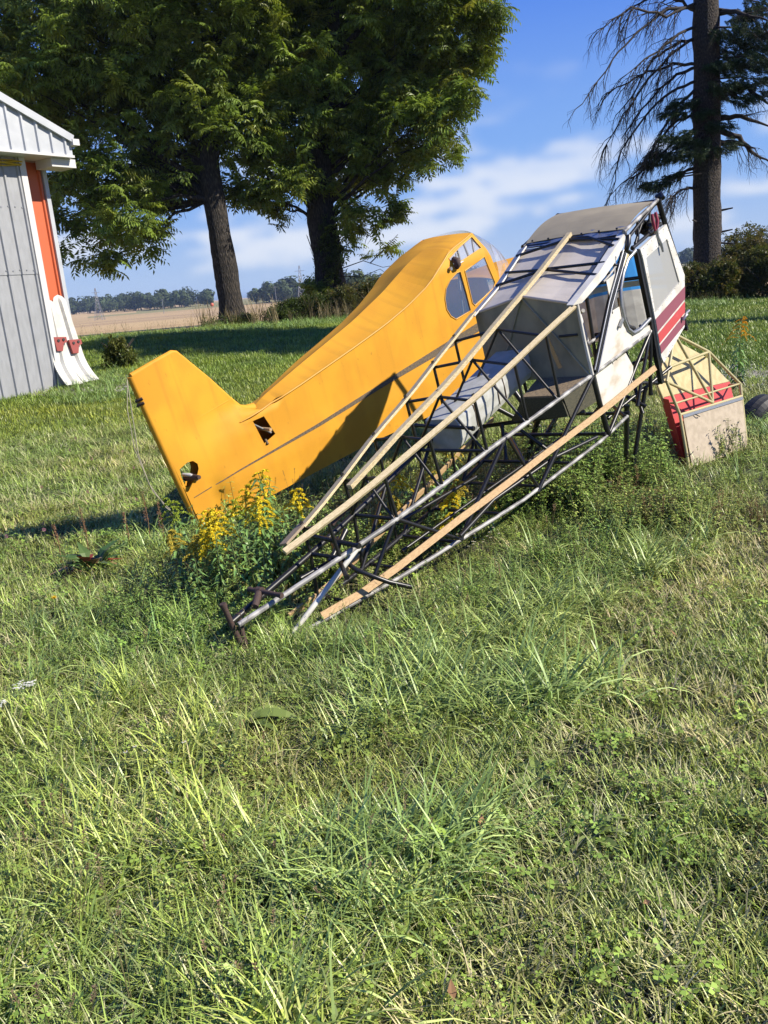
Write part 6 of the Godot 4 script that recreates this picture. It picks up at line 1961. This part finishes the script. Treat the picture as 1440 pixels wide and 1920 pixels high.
func grass() -> void:
	var names := ["mown", "fine", "long", "straw", "clover", "weed", "brownweed", "seed", "far"]
	var shapes := {}
	var bufs := {}
	for i in names.size():
		shapes[names[i]] = []
		bufs[names[i]] = []
		for k in 3:
			shapes[names[i]].append(tuft(names[i], 900 + i * 10 + k).mesh())
			bufs[names[i]].append(PackedFloat32Array())
	R.seed = 99
	var edge := [[-6.6, 3.3], [-5.24, 2.4], [-3.68, 1.12], [-2.94, 0.70], [-2.29, 0.36], [-1.5, -0.10], [-1.0, -0.3]]
	var sa := Vector2(-0.30, -3.95)   # the low side stringer lies on the grass along this line
	var sb := Vector2(0.95, -5.05)
	var put_tuft := func(kind: String, x: float, z: float, sc: float, c: Color, turn: float, lift := 1.0) -> void:
		var p := on_land(x, z)
		var near := Geometry2D.get_closest_point_to_segment(Vector2(x, z), sa, sb).distance_to(Vector2(x, z))
		if near < 0.34 and kind in ["long", "fine", "weed", "seed"]:
			sc *= 0.45
		var b := Basis(Vector3.UP, turn).scaled(Vector3(sc, sc * lift, sc))
		put(bufs[kind][R.randi() % 3], Transform3D(b, p), c)
	# bands of distance: inner, outer, tufts per square metre, half angle
	for band in [[0.4, 2.4, 820.0, 1.3], [2.4, 4.2, 560.0, 1.2], [4.2, 7.2, 370.0, 1.0], [7.2, 11.0, 190.0, 0.85], [11.0, 16.0, 85.0, 0.8], [16.0, 25.0, 45.0, 0.75]]:
		var area: float = band[3] * (band[1] * band[1] - band[0] * band[0])
		for k in int(area * band[2]):
			var d := sqrt(rf(band[0] * band[0], band[1] * band[1]))
			var a: float = rf(-1, 1) * band[3]
			var x := d * sin(a)
			var z := -d * cos(a)
			var big := patch(x, z, 0.55)
			var mid := patch(x, z, 1.5, 7.0)
			var sm := patch(x, z, 3.6, 3.0)
			var tone := (0.56 + 0.36 * mid + 0.28 * sm) * rf(0.8, 1.2)
			var c := Color(tone * (0.94 + 0.22 * big), tone, tone * 0.98)
			var turn := rf(0, TAU)
			if d > 11.0:
				var c2 := c * (0.92 + 0.25 * big)
				if d < 13.0 and x < -1.5: c2 = Color(c2.r * 1.12, c2.g, c2.b)
				put_tuft.call("far", x, z, rf(0.85, 1.3), c2, turn)
				continue
			var xb := interp(edge, z)
			var inlong := smoothstep(-0.12, 0.30, xb - x + 0.25 * (mid - 0.5))
			if z < -6.3:
				inlong *= smoothstep(-7.6, -6.3, z) * smoothstep(-1.4, -0.4, x)
			if z < -4.4 and x < -1.1:
				inlong *= smoothstep(-2.3, -1.1, x) * smoothstep(-6.0, -4.9, z) + 0.05
			# dense broad weeds round and under the frame
			var weedy := smoothstep(0.6, 1.3, x) * (1.0 - smoothstep(2.7, 3.4, x)) * smoothstep(-8.6, -7.2, z) * (1.0 - smoothstep(-5.1, -4.5, z))
			weedy = maxf(weedy, (1.0 - smoothstep(0.5, 1.0, Vector2(x + 0.3, z + 4.9).length() / 1.25)) * 0.8)
			weedy = maxf(weedy, (1.0 - smoothstep(0.4, 0.9, Vector2(x - 0.7, z + 5.8).length() / 1.1)) * 0.8)
			var r := R.randf()
			if d > 7.2:
				if weedy > 0.4 and r < 0.5:
					put_tuft.call("weed", x, z, rf(0.8, 1.2), c, turn)
				elif x < -1.2 and r < 0.45:
					put_tuft.call("clover" if r < 0.25 else "fine", x, z, rf(0.8, 1.2), c, turn, 0.6)
				else:
					put_tuft.call("mown" if r < 0.8 else "straw", x, z, rf(1.1, 1.6), c, turn)
				continue
			if x > 2.0 and z > -6.9 - 0.78 * (x - 2.46) and z < -5.2 and r < 0.75:   # kept low before the tan panel
				put_tuft.call(["clover", "weed", "mown"][R.randi() % 3], x, z, rf(0.3, 0.62), c, turn)
			elif r < weedy * 0.42:
				var bw := x > 1.5 and z > -6.4 and R.randf() < 0.30
				var tall := 1.0 - 0.45 * smoothstep(1.9, 2.4, x)
				put_tuft.call("brownweed" if bw else "weed", x, z, rf(0.75, 1.25) * tall, c, turn)
			elif r < inlong:
				var q := R.randf()
				# lush arching clumps near the middle, finer grass and clover to the left
				var lush := smoothstep(-0.65, -0.05, x) * smoothstep(-1.5, -2.0, z) * smoothstep(0.35, 0.62, sm * 0.5 + mid * 0.5) + 0.12
				var h := 0.55 + 0.75 * mid
				if x < -1.2 and z < -3.0: h *= 0.75
				if q < lush * 0.55:
					put_tuft.call("long", x, z, rf(0.7, 1.1) * (0.62 + 0.6 * mid), c, rf(-1.5, 1.3))
				elif q < 0.70:
					put_tuft.call("fine", x, z, rf(0.8, 1.2) * h, c, turn)
				elif q < 0.735:
					put_tuft.call("clover", x, z, rf(0.8, 1.3), c, turn, 1.2)
				elif q < 0.78:
					put_tuft.call("weed", x, z, rf(0.35, 0.7), c, turn)
				elif q < 0.79:
					put_tuft.call("seed", x, z, rf(0.7, 1.05), c, turn)
				else:
					put_tuft.call("straw" if sm > 0.62 else "mown", x, z, rf(0.9, 1.4), c, turn)
			else:
				var q := R.randf()
				var dry := 0.12 + 0.34 * smoothstep(0.40, 0.75, sm * 0.6 + big * 0.45)
				# dry strip along the mown edge
				dry = maxf(dry, exp(-pow((x - xb - 0.22) / 0.25, 2.0)) * 0.48)
				if x < -1.0:
					dry *= 0.5
				if q < dry * 0.62:
					put_tuft.call("straw", x, z, rf(0.8, 1.3), c, turn)
				elif q < (0.74 if x < -1.0 else 0.89):
					put_tuft.call("mown", x, z, rf(0.75, 1.25), c, turn)
				elif q < (0.93 if x < -1.0 else 0.95):
					put_tuft.call("clover", x, z, rf(0.7, 1.2), c, turn)
				elif q < 0.985:
					put_tuft.call("fine", x, z, rf(0.4, 0.65), c, turn)
				else:
					put_tuft.call("weed", x, z, rf(0.25, 0.45), c, turn)
	# uncut fringe where the lawn meets the field and the trunks
	for k in 2600:
		var a := rf(-0.56, 0.40)
		var d := 22.2 + rf(-0.5, 1.7) + 1.2 * sin(a * 9.0)
		var x := d * sin(a)
		var z := -d * cos(a)
		put_tuft.call("long" if R.randf() < 0.85 else "seed", x, z, rf(0.6, 1.1), Color(1, 1, 1) * rf(0.7, 1.1), rf(0, TAU))
	# tall dark weeds under the nose and along the lower longeron of the frame
	for q in [[1.35, -5.9, 0.35, 1.5], [1.75, -6.1, 0.35, 1.55], [1.85, -5.85, 0.3, 1.1], [1.1, -5.5, 0.35, 1.4], [0.75, -5.2, 0.3, 0.9], [2.0, -6.7, 0.3, 1.5], [1.5, -6.6, 0.4, 1.7], [-0.2, -4.75, 0.3, 0.8]]:
		for k in int(95 * q[2] / 0.35):
			var a := rf(0, TAU)
			var r: float = sqrt(R.randf()) * q[2]
			put_tuft.call("weed", q[0] + cos(a) * r, q[1] + sin(a) * r, q[3] * rf(0.65, 1.05), Color(0.85, 0.92, 0.85) * rf(0.75, 1.15), rf(0, TAU))
	# leafy dark growth in front of the frame and round its tail
	for q in [[-1.0, -3.95, 0.35, 0.85], [-1.25, -4.2, 0.3, 0.8], [-0.75, -3.85, 0.22, 0.65], [0.55, -4.2, 0.40, 0.75], [0.95, -4.6, 0.4, 0.85], [1.3, -4.95, 0.4, 0.9], [0.25, -3.75, 0.3, 0.55], [0.9, -4.0, 0.35, 0.6], [1.7, -5.2, 0.4, 0.8], [-1.5, -3.9, 0.3, 0.5], [0.2, -5.2, 0.4, 1.0], [-0.3, -5.0, 0.35, 0.9], [0.6, -5.7, 0.35, 1.1]]:
		for k in int(480 * q[2] * q[2]):
			var a := rf(0, TAU)
			var r: float = sqrt(R.randf()) * q[2]
			put_tuft.call("weed" if R.randf() < 0.75 else "long", q[0] + cos(a) * r, q[1] + sin(a) * r, q[3] * rf(0.6, 1.1), Color(0.70, 0.78, 0.70) * rf(0.7, 1.2), rf(0, TAU))
	for q in [[-4.1, -25.7, 0.9], [-1.6, -24.4, 1.0], [9.6, -23.4, 1.6], [3.45, -7.6, 0.35], [-4.6, -14.1, 0.7], [-4.2, -12.9, 0.8]]:
		for k in int(170 * q[2]):
			var a := rf(0, TAU)
			var r: float = sqrt(R.randf()) * q[2]
			put_tuft.call("long", q[0] + cos(a) * r, q[1] + sin(a) * r, rf(0.5, 1.2), Color(1, 1, 1) * rf(0.7, 1.15), rf(0, TAU))
	var what := {"mown": ["short_grass", "short mown green grass blades of the lawn"], "fine": ["fine_grass", "fine half long grass in the foreground and at left"], "long": ["long_grass", "long arching lush grass blades in the uncut strip"], "straw": ["dry_grass", "dry tan cut grass lying in the lawn"], "clover": ["clover", "clover leaves growing low in the grass"], "weed": ["leafy_weeds", "small leafy green weeds round the tube frame"], "brownweed": ["brown_weeds", "brownish wiry weeds in front of the tan panel"], "seed": ["seed_grass", "thin grass stalks with brown seed heads"], "far": ["lawn_grass", "mown lawn grass beyond the fuselages"]}
	for n in names:
		var t := thing(what[n][0], what[n][1], "grass", Vector3.ZERO, "", "stuff")
		for k in 3:
			many("tufts", shapes[n][k], M.dry if n in ["seed", "brownweed", "straw"] else M.grass, bufs[n][k], t)
